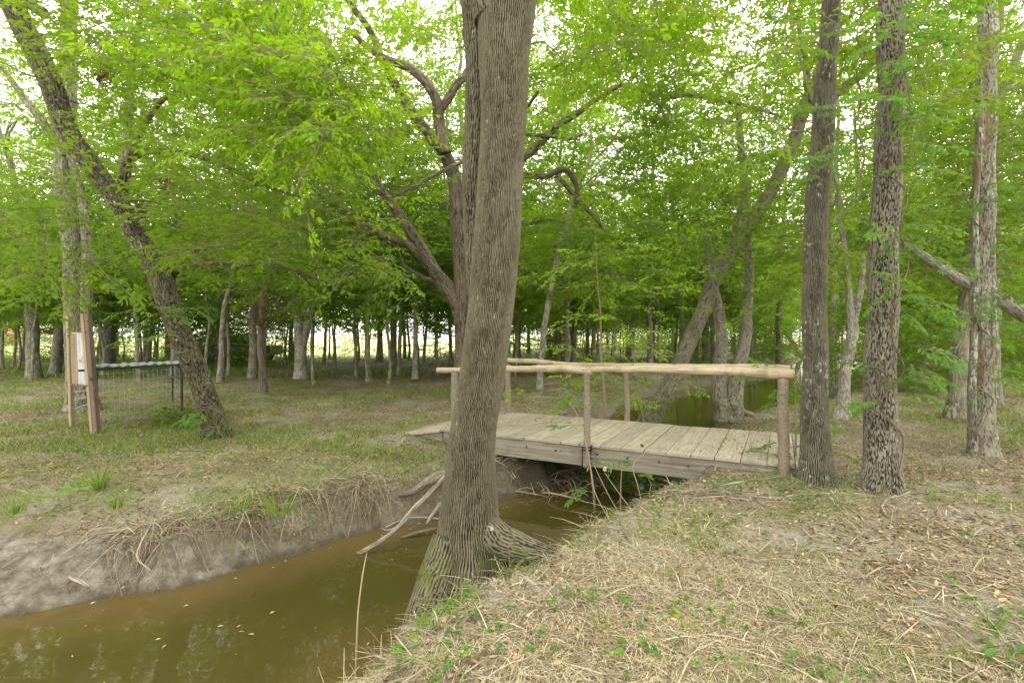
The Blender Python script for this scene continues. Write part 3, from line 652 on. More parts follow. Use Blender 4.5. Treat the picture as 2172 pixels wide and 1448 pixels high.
# 2. central many-limbed tree
hero('osage_tree', 'reddish wide-branching tree with crooked limbs directly behind the big trunk', 'tree',
     [(988, 860, 66), (986, 820, 52), (985, 740, 47), (984, 640, 48), (978, 540, 42), (970, 440, 38), (962, 370, 34), (948, 331, 30), (916, 295, 27), (888, 258, 24), (862, 220, 22), (842, 184, 21), (822, 150, 20), (810, 124, 18), (787, 69, 16), (741, 9, 13), (700, -60, 9)],
     12.1, 10.6, M['bark_red'], M['leaf_mid'],
     [(250, (640, 1000, 60, 380, 9.5, 13.5)), (150, (560, 960, 330, 600, 9.5, 13.5)), (105, (1090, 1450, 60, 420, 10, 14)), (50, (1060, 1330, 380, 600, 11, 14)), (75, (1080, 1420, -80, 140, 8, 12)), (70, (560, 860, -60, 120, 9.5, 12))], 90, .03, bark_disp(26, .12, .02),
     [([(945, 325, 24), (934, 270, 22), (930, 239, 22), (926, 214, 20), (902, 175, 19), (865, 143, 17), (824, 129, 15), (783, 101, 12), (737, 60, 9)], 11.1, 10.4),
      ([(930, 236, 18), (948, 212, 17), (966, 185, 16), (990, 157, 15), (1020, 100, 12), (1060, 30, 8)], 11.1, 10.9),
      ([(986, 700, 34), (972, 650, 32), (950, 610, 30), (925, 580, 26), (905, 545, 24), (879, 502, 22), (850, 462, 19), (829, 433, 17), (801, 391, 14), (785, 350, 12), (773, 322, 10), (765, 270, 6)], 12, 10.8),
      ([(925, 580, 20), (902, 552, 19), (875, 525, 17), (852, 511, 16), (815, 500, 14), (783, 479, 12), (750, 455, 10), (714, 433, 7), (650, 400, 5)], 11.8, 10.6),
      ([(915, 560, 8), (880, 520, 7), (860, 468, 7), (800, 470, 6), (770, 480, 5), (735, 470, 3)], 11.7, 10.9),
      ([(985, 440, 26), (1050, 370, 22), (1113, 331, 17), (1137, 310, 16), (1162, 286, 15), (1190, 262, 13), (1216, 248, 12), (1259, 216, 9), (1320, 180, 6)], 11.8, 11.6),
      ([(1113, 285, 5), (1160, 287, 6), (1175, 290, 5), (1210, 294, 5), (1235, 285, 4)], 11.6, 11.6),
      ([(985, 420, 20), (1060, 372, 16), (1113, 371, 13), (1162, 372, 12), (1185, 361, 11), (1205, 364, 11), (1216, 380, 10), (1224, 405, 9), (1220, 440, 7)], 11.9, 12.4),
      ([(1180, 372, 8), (1205, 400, 8), (1240, 440, 8), (1262, 462, 7), (1282, 492, 5)], 12.1, 12.6),
      ([(990, 520, 14), (1060, 470, 10), (1110, 475, 7), (1160, 465, 6), (1235, 487, 4)], 12.1, 12.9),
      ([(1112, 230, 8), (1122, 220, 7), (1142, 195, 5)], 11.5, 11.3),
      ([(960, 640, 22), (930, 600, 12), (900, 590, 9), (850, 560, 7)], 12, 12.5),
      ([(832, 420, 5), (870, 398, 6), (920, 370, 6), (990, 338, 7)], 9.2, 9.2)], seed=4, maxr=.03, fl=.45, tw=.82, scale=(.75, 1.1), temps=FRONDM, rep=3)
# 3. diagonal tree leaning over the creek
hero('diagonal_tree', 'mossy trunk leaning steeply to the right across the creek behind the deck', 'tree',
     [(1350, 945, 70), (1376, 897, 56), (1396, 862, 50), (1416, 829, 46), (1449, 756, 39), (1477, 692, 37), (1497, 645, 36), (1513, 599, 36), (1540, 553, 35), (1572, 507, 35), (1598, 468, 34), (1621, 432, 33), (1645, 385, 31), (1668, 340, 30), (1688, 285, 30), (1702, 240, 32), (1718, 200, 30), (1740, 150, 20)],
     12.9, 11.8, M['bark_moss'], M['leaf_mid'],
     [(190, (1400, 1820, -80, 400, 9, 13.5)), (40, (1120, 1450, -60, 220, 9, 13)), (80, (1440, 1700, 300, 560, 10, 14)), (40, (1750, 2000, 60, 300, 10, 13))], 90, .03, bark_disp(30, .2, .018),
     [([(1545, 560, 13), (1553, 510, 11), (1562, 470, 10), (1578, 420, 8), (1592, 385, 5)], 12.4, 12.3),
      ([(1715, 210, 26), (1772, 200, 19), (1800, 180, 17), (1831, 156, 15), (1860, 120, 11), (1900, 70, 8)], 11.8, 11.3),
      ([(1716, 205, 14), (1712, 150, 12), (1700, 90, 9), (1690, 30, 6)], 11.8, 11.3),
      ([(1660, 250, 4), (1610, 232, 6), (1540, 216, 8), (1464, 202, 9), (1425, 205, 8), (1389, 198, 8), (1350, 186, 7), (1324, 183, 5)], 11.9, 11.6),
      ([(1389, 200, 7), (1402, 225, 6), (1412, 260, 6), (1411, 290, 5), (1404, 310, 3)], 11.6, 11.4)], seed=5, maxr=.03, fl=.2, tw=.82, scale=(.8, 1.2), temps=FRONDM, rep=2)
# 4. twin tree standing in the creek
g = np.random.default_rng(6); tmb, cmb = MB(), MB()
Pa, Ra = PW([(1544, 925, 62), (1541, 885, 52), (1533, 862, 36), (1524, 833, 32), (1528, 772, 27), (1531, 720, 24), (1525, 664, 22), (1516, 620, 18), (1505, 560, 14), (1498, 500, 10)], 13.4)
Pb, Rb = PW([(1556, 925, 56), (1556, 885, 48), (1556, 860, 38), (1558, 830, 34), (1566, 790, 28), (1577, 740, 24), (1583, 675, 20), (1588, 594, 19), (1584, 513, 19), (1580, 420, 18), (1575, 330, 14), (1560, 200, 9)], 13.4, 13.2)
a1 = tube(tmb, Pa, Ra, 70, .03, 0, .03, bark_disp(26, .25, .018)); b1 = tube(tmb, Pb, Rb, 70, .03, 0, .03, bark_disp(26, .25, .018))
nodes = list(a1[0][-6::2]) + list(b1[0][120::6]); nr = [.08] * len(nodes)
C = keep_gap(np.concatenate([region(75, 1360, 1700, 240, 520, 11.5, 15, g), region(50, 1400, 1700, 60, 260, 11.5, 14, g), region(30, 1420, 1660, 500, 600, 12.5, 15, g)]), g)
dirs = attach(tmb, nodes, nr, C, 5, .03, g=g); C, dirs = more(C, dirs, 2, g=g)
place_sprays(cmb, C, dirs, g.uniform(.9, 1.3, len(C)), FRONDM, g=g)
root = tree_obj('twin_tree', 'twin-stemmed tree standing in the creek with a dark waterline band and pale swollen foot', 'tree', W(1550, 890, 13.4))
finish(root, tmb, cmb, M['bark_twin'], M['leaf_mid'])
for q in range(7):
    rb = MB(); y0 = 876 + q * 3.0; x1 = g.uniform(1600, 1690)
    tube(rb, [W(1555, y0 - 4, 13.3), W(1585, y0 + 2 - q, 13.25), W((1585 + x1) / 2, g.uniform(868, 898), 13.0), W(x1, g.uniform(874, 905), 12.8)], [.14, .08, .045, .02], 12, .06, 0, .08)
    rb.build('root', M['dead'], root, origin=np.array(root.location))

# 5. the three trunks on the right bank
RB = [(1731, 1062, 88), (1731, 1030, 74), (1730, 985, 65), (1728, 900, 58), (1728, 800, 53), (1728, 640, 50), (1734, 432, 48), (1742, 330, 47), (1749, 216, 46), (1757, 110, 41), (1761, 0, 39), (1765, -160, 36), (1770, -330, 32)]
hero('straight_tree', 'straight grey-flecked trunk at the right end of the bridge deck', 'tree', RB, 5.5, 5.5, M['bark_r1'], M['leaf_hero'],
     [(110, (1250, 1760, -260, 150, 4.6, 7.5)), (26, (1600, 1800, 60, 300, 4.6, 6)), (10, (1680, 1800, 440, 640, 5.5, 7))], 200, .014, net_disp(.025, .010, 1.9, .7), fl=.2, fold=True, seed=7, scale=(.65, .95), sag=.25, maxr=.02)
hero('shaggy_tree', 'rough shaggy-barked trunk with red-brown climbing stems, just right of the straight one', 'tree',
     [(1869, 1070, 92), (1870, 1035, 76), (1869, 960, 66), (1868, 840, 62), (1871, 640, 59), (1878, 432, 54), (1884, 320, 52), (1890, 216, 53), (1896, 0, 53), (1902, -160, 50), (1910, -330, 44)], 5.3, 5.3, M['bark_elm'], M['leaf_hero'],
     [(70, (1780, 2150, -260, 160, 4.8, 8)), (46, (1900, 2200, 100, 360, 6, 9))], 220, .012, bark_disp(40, .28, .014, .26, .9), fl=.18, fold=True, seed=8, scale=(.65, .95), sag=.25, maxr=.02)
hero('lichen_tree', 'slender pale lichen-covered trunk with a thick dead vine up its side, at the right', 'tree',
     [(2086, 985, 62), (2085, 955, 50), (2082, 840, 46), (2083, 740, 42), (2083, 640, 40), (2084, 540, 40), (2087, 432, 39), (2092, 216, 36), (2097, 0, 35), (2104, -200, 31)], 6.9, 6.9, M['bark_lichen'], M['leaf_hero'],
     [(90, (1950, 2300, -240, 280, 5.6, 9)), (60, (2020, 2300, 240, 520, 7, 11))], 140, .018, bark_disp(20, .4, .012), [([(2066, 970, 12), (2064, 840, 11), (2068, 700, 10), (2072, 560, 9), (2070, 430, 8), (2078, 300, 7), (2080, 160, 5)], 6.75, 6.75),
      ([(2104, 960, 9), (2101, 800, 9), (2106, 640, 8), (2104, 500, 8), (2108, 330, 7), (2106, 200, 5)], 6.8, 6.8)], fl=.25, fold=True, seed=9, scale=(.65, .95), sag=.2, maxr=.02)
# tree out to the right whose long limb crosses the picture
hero('drooping_limb_tree', 'long grey limb drooping in from the right edge behind the lichen-covered trunk', 'tree',
     [(2560, 1000, 70), (2540, 900, 60), (2480, 800, 54), (2400, 752, 50), (2300, 712, 42), (2210, 686, 36), (2150, 655, 31), (2106, 627, 29), (2060, 606, 26), (2025, 588, 24), (1985, 562, 20), (1960, 545, 18), (1935, 528, 15), (1912, 518, 13), (1895, 512, 9)], 7.2, 8.2, M['bark_lichen'], M['leaf_hero'],
     [(36, (1930, 2200, 380, 640, 8, 10))], 60, .03, bark_disp(24, .3, .010), seed=10, fold=True, maxr=.015)

# ------------------------------------------------------------------ trees, middle distance: traced trunks with grown crowns
def midtree(name, label, pts, bk='bark_far', H=11.0, rad=2.4, n=120, low=2.7, seed=1, temps=None, leafm='leaf_mid', group=None, lean=None, cat='tree', sc=(.9, 1.35), crown_off=(0, 0), fork=None):
    g = np.random.default_rng(seed + 300); Z = ground_at(*pts[0][:2])
    P, R = PW(pts, Z); zb = hz(P[0, 0], P[0, 1]); P[0, 2] = zb - .1
    top = P[-1]; d = norm(P[-1] - P[-2]) if lean is None else norm(np.array(lean, float)); r = R[-1]
    k = 4; ext, er = [], []; cur = top.copy()
    if top[2] < H:
        st = (H - top[2]) / k
        for q in range(k):
            d = norm(d + g.normal(0, .12, 3) + np.array([0, 0, .15])); cur = cur + d * st; ext.append(cur.copy()); er.append(r * (1 - .8 * (q + 1) / k))
        P = np.concatenate([P, ext]); R = np.concatenate([R, er])
    tmb, cmb = MB(), MB(); s = 18 if Z < 17 else 12
    P2, R2 = tube(tmb, P, R, s, .12, 0, .05, None, base_flare(zb, .35, .25))
    nodes, nr = outline(P2, R2, 3)
    for fk in (fork or []):
        Pf, Rf = PW(fk, Z); a, b = tube(tmb, Pf, Rf, s, .12, 0, .05); x, y = outline(a, b, 3); nodes += x; nr += y
    ctr = P[-1] * .4 + top * .6
    keep = [(p, q) for p, q in zip(nodes, nr) if p[2] > 1.9]; nodes = [p for p, _ in keep]; nr = [q for _, q in keep]
    for _ in range(5):
        j = int(g.integers(len(nodes) // 4, max(len(nodes) // 4 + 1, len(nodes) * 3 // 4))); a = g.uniform(0, TAU); p0 = nodes[j]; L = g.uniform(1, rad)
        e = p0 + np.array([math.cos(a) * L, math.sin(a) * L, L * g.uniform(.4, 1.0)])
        a2, b2 = tube(tmb, [p0, (p0 + e) / 2 + g.normal(0, .15, 3), e], [nr[j] * .55, nr[j] * .4, .015], 7, .2, 0, .12); nodes += list(a2[2::2]); nr += list(b2[2::2])
    zz = low + (H + .8 - low) * g.random(n) ** 1.15; a = g.uniform(0, TAU, n); rr = rad * np.sqrt(g.random(n)) * (.55 + .45 * np.sin(np.clip((zz - low + 1.0) / (H - low + 1.8), 0, 1) * math.pi))
    axis = np.stack([np.interp(zz, P2[:, 2], P2[:, 0]), np.interp(zz, P2[:, 2], P2[:, 1])], -1)
    C = np.stack([axis[:, 0] + np.cos(a) * rr + crown_off[0], axis[:, 1] + np.sin(a) * rr + crown_off[1], zz], -1); C = keep_gap(C, g)
    dirs = attach(tmb, nodes, nr, C, 4, .03, .1, .006, g=g); C, dirs = more(C, dirs, 3, .45, g=g)
    place_sprays(cmb, C, dirs, g.uniform(*sc, len(C)), temps or FRONDM, g=g)
    root = tree_obj(name, label, cat, (P[0, 0], P[0, 1], zb), group); finish(root, tmb, cmb, M[bk], M[leafm]); return root
MID = [
 ('woodland_tree', 'slim trunk leaning slightly, furthest left trunk in front of the bright field', [(72, 802, 24), (70, 740, 24), (66, 650, 22), (60, 560, 18)], 'bark_far'),
 ('woodland_tree', 'trunk leaning right just left of the wooden feeder frame', [(116, 795, 20), (122, 740, 18), (131, 650, 17), (140, 560, 15)], 'bark_far'),
 ('woodland_tree', 'dark ivy-leafed trunk behind the left end of the wire cage', [(228, 782, 26), (230, 720, 22), (238, 650, 22), (248, 570, 18), (254, 500, 16)], 'bark_far'),
 ('slim_tree', 'thin pair of grey stems between the cage and the leaning trunk', [(314, 772, 11), (318, 720, 10), (330, 650, 10), (338, 600, 8)], 'bark_far'),
 ('slim_tree', 'dark thin trunk curving right, first one right of the leaning trunk', [(466, 810, 13), (470, 760, 12), (472, 700, 11), (478, 640, 10), (492, 590, 8), (505, 540, 6)], 'bark_far'),
 ('slim_tree', 'very thin straight stem beside the dark curving trunk', [(485, 797, 7), (485, 740, 7), (484, 660, 6)], 'bark_far'),
 ('woodland_tree', 'straight trunk carrying withered brown leaves, left of the twisted one', [(535, 802, 17), (537, 740, 16), (538, 680, 15), (535, 600, 13), (530, 520, 11)], 'bark_far'),
 ('twisted_tree', 'twisted trunk with a bare fork in the middle of the left clearing', [(558, 832, 15), (557, 780, 14), (552, 720, 13), (556, 660, 13), (562, 610, 13), (577, 560, 12), (582, 520, 11), (580, 470, 10), (586, 400, 9)], 'bark_red'),
 ('forked_tree', 'pale grey trunk forking low into spreading stems', [(639, 803, 26), (638, 760, 24), (637, 710, 24), (630, 660, 18), (622, 600, 14), (612, 540, 11)], 'bark_pale'),
 ('slim_tree', 'dark stem in front of the bright field left of the pale forked trunk', [(617, 768, 10), (617, 720, 9), (618, 660, 8)], 'bark_far'),
 ('slim_tree', 'slender stem just right of the pale forked trunk', [(662, 790, 8), (663, 730, 8), (664, 660, 7)], 'bark_far'),
 ('woodland_tree', 'dark flared trunk far off left of the reddish limbs', [(805, 768, 16), (806, 720, 12), (808, 640, 11), (812, 560, 9)], 'bark_far'),
 ('woodland_tree', 'trunk standing close behind a thinner one, below the reddish limbs', [(835, 781, 13), (836, 730, 12), (836, 650, 11), (834, 560, 9)], 'bark_far'),
 ('slim_tree', 'thin trunk in front of its thicker neighbour, below the reddish limbs', [(846, 798, 9), (847, 750, 9), (850, 680, 8), (852, 600, 6)], 'bark_far'),
 ('slim_tree', 'pale slim trunk nearest the left end of the handrail', [(880, 805, 13), (881, 760, 11), (882, 690, 10), (884, 600, 8)], 'bark_pale'),
 ('woodland_tree', 'straight dark trunk just right of the big trunk above the handrail', [(1098, 758, 14), (1098, 720, 13), (1100, 660, 12), (1106, 560, 10)], 'bark_far'),
 ('slanting_tree', 'pale slanting trunk rising behind the handrail right of the big trunk', [(1145, 825, 13), (1146, 780, 12), (1151, 735, 12), (1157, 680, 12), (1162, 640, 12), (1180, 560, 11), (1200, 480, 11), (1216, 421, 10), (1232, 385, 9), (1243, 362, 8), (1255, 300, 5)], 'bark_pale'),
 ('slim_tree', 'slim trunk behind the middle handrail post', [(1210, 764, 11), (1211, 720, 10), (1214, 640, 9), (1222, 560, 7)], 'bark_far'),
 ('pale_tree', 'thin pale trunk leaning right with a bare crooked top', [(1331, 763, 13), (1336, 730, 12), (1343, 700, 12), (1357, 645, 11), (1372, 590, 11), (1382, 500, 11), (1391, 440, 11), (1385, 390, 9), (1386, 330, 7)], 'bark_pale'),
 ('snag_tree', 'trunk with a broken bare-branched top behind the diagonal one', [(1498, 765, 17), (1496, 700, 16), (1493, 640, 16), (1493, 560, 15), (1497, 480, 13), (1497, 435, 12)], 'bark_far'),
 ('slim_tree', 'curved thin trunk leaning left over the far creek bank beside the straight trunk', [(1698, 760, 10), (1688, 735, 9), (1672, 712, 9), (1660, 680, 8), (1653, 640, 8), (1648, 580, 6)], 'bark_pale'),
 ('pale_tree', 'mottled pale trunk forking at head height between the straight and the shaggy trunks', [(1783, 888, 30), (1788, 855, 24), (1794, 800, 22), (1803, 740, 21), (1807, 700, 22), (1803, 650, 14), (1797, 590, 12), (1790, 500, 9)], 'bark_pale'),
 ('woodland_tree', 'leaning brown trunk left of the lichen-covered one at the right', [(2026, 886, 38), (2029, 850, 33), (2033, 760, 31), (2042, 680, 30), (2052, 600, 27), (2064, 500, 24), (2075, 400, 20)], 'bark_far'),
 ('woodland_tree', 'speckled trunk close behind the lichen-covered one', [(2110, 802, 22), (2111, 740, 20), (2113, 640, 20), (2118, 520, 18)], 'bark_lichen'),
 ('slim_tree', 'pale slim trunk alone on the right between the shaggy and brown trunks', [(1958, 778, 13), (1961, 740, 12), (1968, 660, 11), (1976, 580, 9)], 'bark_pale'),
 ('leaning_back_tree', 'smooth grey trunk leaning right above the drooping limb, behind the shaggy trunk', [(1868, 800, 26), (1872, 700, 22), (1880, 560, 20), (1893, 440, 19), (1906, 378, 18), (1930, 330, 17), (1960, 280, 16), (1998, 216, 15), (2024, 170, 13), (2052, 124, 11)], 'bark_far'),
 ('leaning_back_tree', 'dark trunk leaning right at the upper right corner', [(2106, 860, 28), (2104, 700, 24), (2104, 480, 22), (2108, 330, 22), (2118, 225, 20), (2139, 162, 18), (2172, 80, 15)], 'bark_far'),
 ('leaning_back_tree', 'dark trunk leaning right low behind the straight and shaggy trunks', [(1745, 800, 22), (1765, 720, 20), (1790, 660, 19), (1812, 600, 17), (1830, 540, 15), (1850, 460, 12)], 'bark_far'),
]
for q, (nm, lab, pts, bk) in enumerate(MID):
    Z = ground_at(*pts[0][:2]); thick = pts[0][2] / F * Z
    fork = None
    if nm == 'forked_tree': fork = [[(640, 735, 20), (652, 690, 17), (668, 640, 13), (684, 590, 9)], [(632, 690, 12), (618, 650, 9), (612, 600, 8)]]
    if lab.startswith('mottled'): fork = [[(1806, 700, 18), (1815, 660, 15), (1824, 610, 13), (1830, 540, 10)]]
    if nm == 'snag_tree': fork = [[(1497, 440, 9), (1480, 420, 6), (1460, 395, 4), (1430, 350, 3)], [(1497, 440, 9), (1512, 410, 6), (1530, 375, 4), (1556, 340, 3)], [(1497, 440, 6), (1470, 430, 4), (1432, 425, 3)]]
    if lab.startswith('thin pair'): fork = [[(307, 772, 8), (308, 720, 8), (313, 640, 7), (320, 590, 5)]]
    small = nm == 'slim_tree'
    midtree(nm, lab, pts, bk, H=(8.5 if small else 11.5) + (q % 3) * .6, rad=(1.7 if small else 2.5), n=(55 if small else 120) if nm != 'snag_tree' else 30, low=2.5 + .25 * (q % 3) + (.4 if pts[0][0] < 1000 else 0), seed=q, fork=fork,
            sc=(.9, 1.35) if Z < 20 else (1.1, 1.6))

# trees deeper in the wood: a dozen built kinds, copied with their trunk and crown
def proto(seed, H, r, rad, low, n, bk, leafm, temps, bend=.5):
    g = np.random.default_rng(900 + seed); tmb, cmb = MB(), MB(); n_ = 7
    dx, dy = g.normal(0, bend, 2); P, R = [], []
    for q in range(n_):
        t_ = q / (n_ - 1); P.append((dx * t_ ** 1.5 + g.normal(0, .06) * (q > 0), dy * t_ ** 1.5 + g.normal(0, .06) * (q > 0), -.25 + (H + .25) * t_)); R.append(r * (1 - .82 * t_))
    P2, R2 = tube(tmb, P, R, 12, .25, 0, .08, None, base_flare(0, .4, .25)); nodes, nr = outline(P2, R2, 1)
    keep = [(p, q) for p, q in zip(nodes, nr) if p[2] > min(2.0, low)]; nodes = [p for p, _ in keep]; nr = [q for _, q in keep]
    for _ in range(int(3 + H / 2)):
        j = int(g.integers(0, max(1, len(nodes) * 3 // 5))); a = g.uniform(0, TAU); p0 = nodes[j]; L = g.uniform(.5, 1.0) * rad
        e = p0 + np.array([math.cos(a) * L, math.sin(a) * L, L * g.uniform(.2, 1.1)])
        a2, b2 = tube(tmb, [p0, (p0 + e) / 2 + g.normal(0, .15, 3), e], [nr[j] * .5, nr[j] * .35, .012], 6, .25, 0, .15); nodes += list(a2[1::2]); nr += list(b2[1::2])
    zz = low + (H + .6 - low) * g.random(n) ** 1.1; a = g.uniform(0, TAU, n); rr = rad * np.sqrt(g.random(n)) * (.5 + .5 * np.sin(np.clip((zz - low + .8) / (H - low + 1.6), 0, 1) * math.pi))
    C = np.stack([np.interp(zz, P2[:, 2], P2[:, 0]) + np.cos(a) * rr, np.interp(zz, P2[:, 2], P2[:, 1]) + np.sin(a) * rr, zz], -1)
    dirs = attach(tmb, nodes, nr, C, 4, .03, .1, .006, g=g); C, dirs = more(C, dirs, 2, .5, g=g); place_sprays(cmb, C, dirs, g.uniform(.8, 1.4, len(C)), temps, g=g)
    tm = tmb.build('trunk', M[bk]); cm = cmb.build('crown', [M[leafm], M['twig']], smooth=False)
    a, b = tm.data, cm.data; bpy.data.objects.remove(tm); bpy.data.objects.remove(cm); return a, b
FARK = ['bark_far', 'bark_far', 'bark_lichen', 'bark_far', 'bark_pale', 'bark_far', 'bark_far', 'bark_far']
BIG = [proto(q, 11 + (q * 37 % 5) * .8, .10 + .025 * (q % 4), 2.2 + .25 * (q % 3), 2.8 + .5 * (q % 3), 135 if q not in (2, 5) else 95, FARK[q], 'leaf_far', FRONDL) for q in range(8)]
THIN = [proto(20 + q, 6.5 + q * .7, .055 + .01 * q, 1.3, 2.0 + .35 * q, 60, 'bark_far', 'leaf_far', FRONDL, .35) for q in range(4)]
BUSH = [proto(40 + q, 1.5 + .5 * q, .022, .8 + .1 * q, .2, 40, 'twig', 'leaf_far', FRONDM, .2) for q in range(4)]
def copy_tree(dat, name, label, cat, group, loc, rz, s):
    root = thing(name, loc, label, cat, group); root.rotation_euler = (0, 0, rz); root.scale = (s, s, s)
    for nm, d in zip(('trunk', 'crown'), dat):
        c_ = bpy.data.objects.new(nm, d); link(c_, root)
    return root
g = np.random.default_rng(77)
taken = [tuple(o.location[:2]) for o in bpy.data.objects if o.type == 'EMPTY']
def free(x, y, r):
    return all((x - a) ** 2 + (y - b) ** 2 > r * r for a, b in taken)
GRP = {'l': 'trees standing before the bright field on the left', 'c': 'trees deep in the wood behind the bridge', 'r': 'trees deep in the shaded wood on the right'}
LAB = {'l': 'leafy tree among many, far back on the left before the bright field', 'c': 'leafy tree among many, deep in the wood beyond the bridge', 'r': 'leafy tree among many, deep in the shaded wood on the right'}
TLAB = {'l': 'thin young tree among many along the bright field edge', 'c': 'thin young tree among many in the wood beyond the bridge', 'r': 'thin young tree among many in the shaded wood on the right'}
cnt = 0; tries = 0
while cnt < 285 and tries < 9000:
    tries += 1
    u = g.uniform(-1.12, 1.12); yf = float(field_y(np.array(u))); ymax = min(yf, 88) - 1
    y = 16.5 + (ymax - 16.5) * g.random() ** .85; x = u * y
    if abs(u) > .3 and y < 20 and g.random() < .5: continue
    if sdist([x], [y])[0] < 1.0: continue
    thin = g.random() < .5
    if not free(x, y, (1.1 if thin else 1.9) + y * .012): continue
    taken.append((x, y)); cnt += 1; zn = 'l' if u < -.12 else ('c' if u < .5 else 'r')
    s = g.uniform(.85, 1.15) * (1 + max(0, y - 45) * .004)
    px_ = CX + F * u
    for gx, gy, rx_, ry_ in GAPS:
        if abs(px_ - gx) < rx_ + 2000 / y and gy < 230 and gx < 1150: s = min(s, max(.62, (EYE + (HY - gy - ry_) / F * y) / (7.5 if thin else 13.0)))
    if zn == 'l' and not thin: copy_tree(BIG[(2, 5)[int(g.integers(2))]], 'background_tree', LAB[zn], 'tree', GRP[zn], (x, y, hz(x, y)), g.uniform(0, TAU), max(s, 1.05)); continue
    if thin: copy_tree(THIN[int(g.integers(4))], 'young_tree', TLAB[zn], 'tree', 'young ' + GRP[zn], (x, y, hz(x, y)), g.uniform(0, TAU), s)
    else: copy_tree(BIG[int(g.integers(8))], 'background_tree', LAB[zn], 'tree', GRP[zn], (x, y, hz(x, y)), g.uniform(0, TAU), s)
for u, y in ((.12, 27), (.27, 25), (.33, 29), (.36, 21.5 + 12), (.41, 38), (.62, 19), (.70, 24), (.52, 34), (.09, 28), (-.08, 24)):
    x = u * y; taken.append((x, y)); zn = 'c' if u < .5 else 'r'
    copy_tree(BIG[int(g.integers(8))], 'tall_tree', 'tall full-crowned tree among several whose tops close the sky behind the bridge', 'tree', 'tall trees closing the sky behind the bridge', (x, y, hz(x, y)), g.uniform(0, TAU), g.uniform(1.2, 1.38))
# shrubs and saplings under the trees
bs = 0; tries = 0
for px_, y_, q_, s_ in ((432, 26.5, 0, 1.1), (468, 27.5, 1, .9), (560, 28, 0, 1.2), (590, 27, 2, .8), (520, 28.5, 0, .8)):
    x_ = (px_ - CX) / F * y_; taken.append((x_, y_)); copy_tree(BUSH[q_], 'shrub', 'leafy bush half hiding the parked pickup', 'shrub', 'bushes in front of the parked pickup', (x_, y_, hz(x_, y_)), px_ * .1, s_)
while bs < 85 and tries < 6000:
    tries += 1; u = g.uniform(-1.05, 1.05) if g.random() < .45 else g.uniform(.05, 1.05); yf = float(field_y(np.array(u)))
    if u < 0: y = yf - g.uniform(-1, 9)
    else: y = g.uniform(15, 50) if u > .5 else g.uniform(26, 75)
    x = u * y
    if sdist([x], [y])[0] < .5 or not free(x, y, 1.2): continue
    taken.append((x, y)); bs += 1
    lab = 'low green shrub among many along the bright field edge' if u < 0 else ('low green shrub among many under the trees on the right' if u > .45 else 'low green shrub among many under the trees beyond the bridge')
    copy_tree(BUSH[int(g.integers(4))], 'shrub', lab, 'shrub', lab.split(' ', 3)[-1] and 'shrubs' + lab[len('low green shrub'):].replace(' among many', ''), (x, y, hz(x, y)), g.uniform(0, TAU), g.uniform(.8, 1.3))
# far-off woodland reading as one mass behind the right half
mbf = MB(); g = np.random.default_rng(5); n = 6200
u = np.concatenate([g.uniform(-.02, 1.3, n), g.uniform(-1.2, .2, 0)]); y = g.uniform(88, 112, len(u)); z = g.random(len(u)) ** .8 * 22 + .3; kz_ = (u > .2) | (z > 2.8) | (g.random(len(u)) < .35); u, y, z = u[kz_], y[kz_], z[kz_]
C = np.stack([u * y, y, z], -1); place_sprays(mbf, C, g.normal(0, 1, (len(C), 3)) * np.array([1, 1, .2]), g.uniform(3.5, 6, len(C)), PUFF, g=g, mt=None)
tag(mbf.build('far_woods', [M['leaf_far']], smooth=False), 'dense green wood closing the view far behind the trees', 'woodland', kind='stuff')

# bright leafy sapling beside the far end of the deck
def sapling(name, label, px, py, top, Z, n, sc, leafm, seed, spread=.3, cat='sapling', z0=None, lean=0.0, temps=None):
    g = np.random.default_rng(seed); b = W(px, py, Z); b[2] = hz(b[0], b[1]) if z0 is None else z0; h = (top - b[2])
    tmb, cmb = MB(), MB(); P = [b, b + [h * lean * .3, 0, h * .35], b + [h * lean * .7, .03, h * .7], b + [h * lean, 0, h]]
    P2, R2 = tube(tmb, P, [.014 * h ** .5, .012 * h ** .5, .008, .003], 6, .08, 0, .04)
    k = np.linspace(max(2, len(P2) // 4), len(P2) - 1, n).astype(int); C = P2[k] + g.normal(0, 1, (n, 3)) * np.array([spread, spread, spread * .35])
    dirs = attach(tmb, list(P2[2:]), list(R2[2:]), C, 4, .006, .1, .002, g=g); place_sprays(cmb, C, dirs + np.array([0, 0, -.1]), sc, temps or FROND, True, g=g, tilt=.18)
    root = thing(name, b, label, cat); finish(root, tmb, cmb, M['twig'], M[leafm], 'foliage', 'stem'); return root
sapling('sapling', 'young sapling with bright yellow-green tiers of leaves behind the handrail', 1288, 800, 3.55, 9.6, 52, .95, 'leaf_bright', 1, .5, lean=-.05)
sapling('sapling', 'smaller bright sapling right of the tiered one, behind the handrail', 1375, 790, 1.75, 11.5, 14, .6, 'leaf_bright', 2, .35, lean=-.15)
sapling('sapling', 'leafy shoot growing between the end post and the straight trunk', 1690, 960, 1.2, 6.15, 14, .42, 'leaf_vine', 3, .10)
sapling('sapling', 'broad leafy shoot in front of the middle handrail post', 1262, 1075, .62, 5.9, 3, .4, 'leaf_vine', 4, .10, lean=-.12, z0=-.42)
sapling('sapling', 'young shoot with pale leaves under the edge of the deck', 1318, 1080, .12, 5.7, 2, .3, 'leaf_vine', 5, .09, z0=-.42)
sapling('sapling', 'leafy shoot rising from the bank in front of the deck edge', 1385, 1080, -.02, 5.6, 2, .28, 'leaf_vine', 6, .09, z0=-.38)

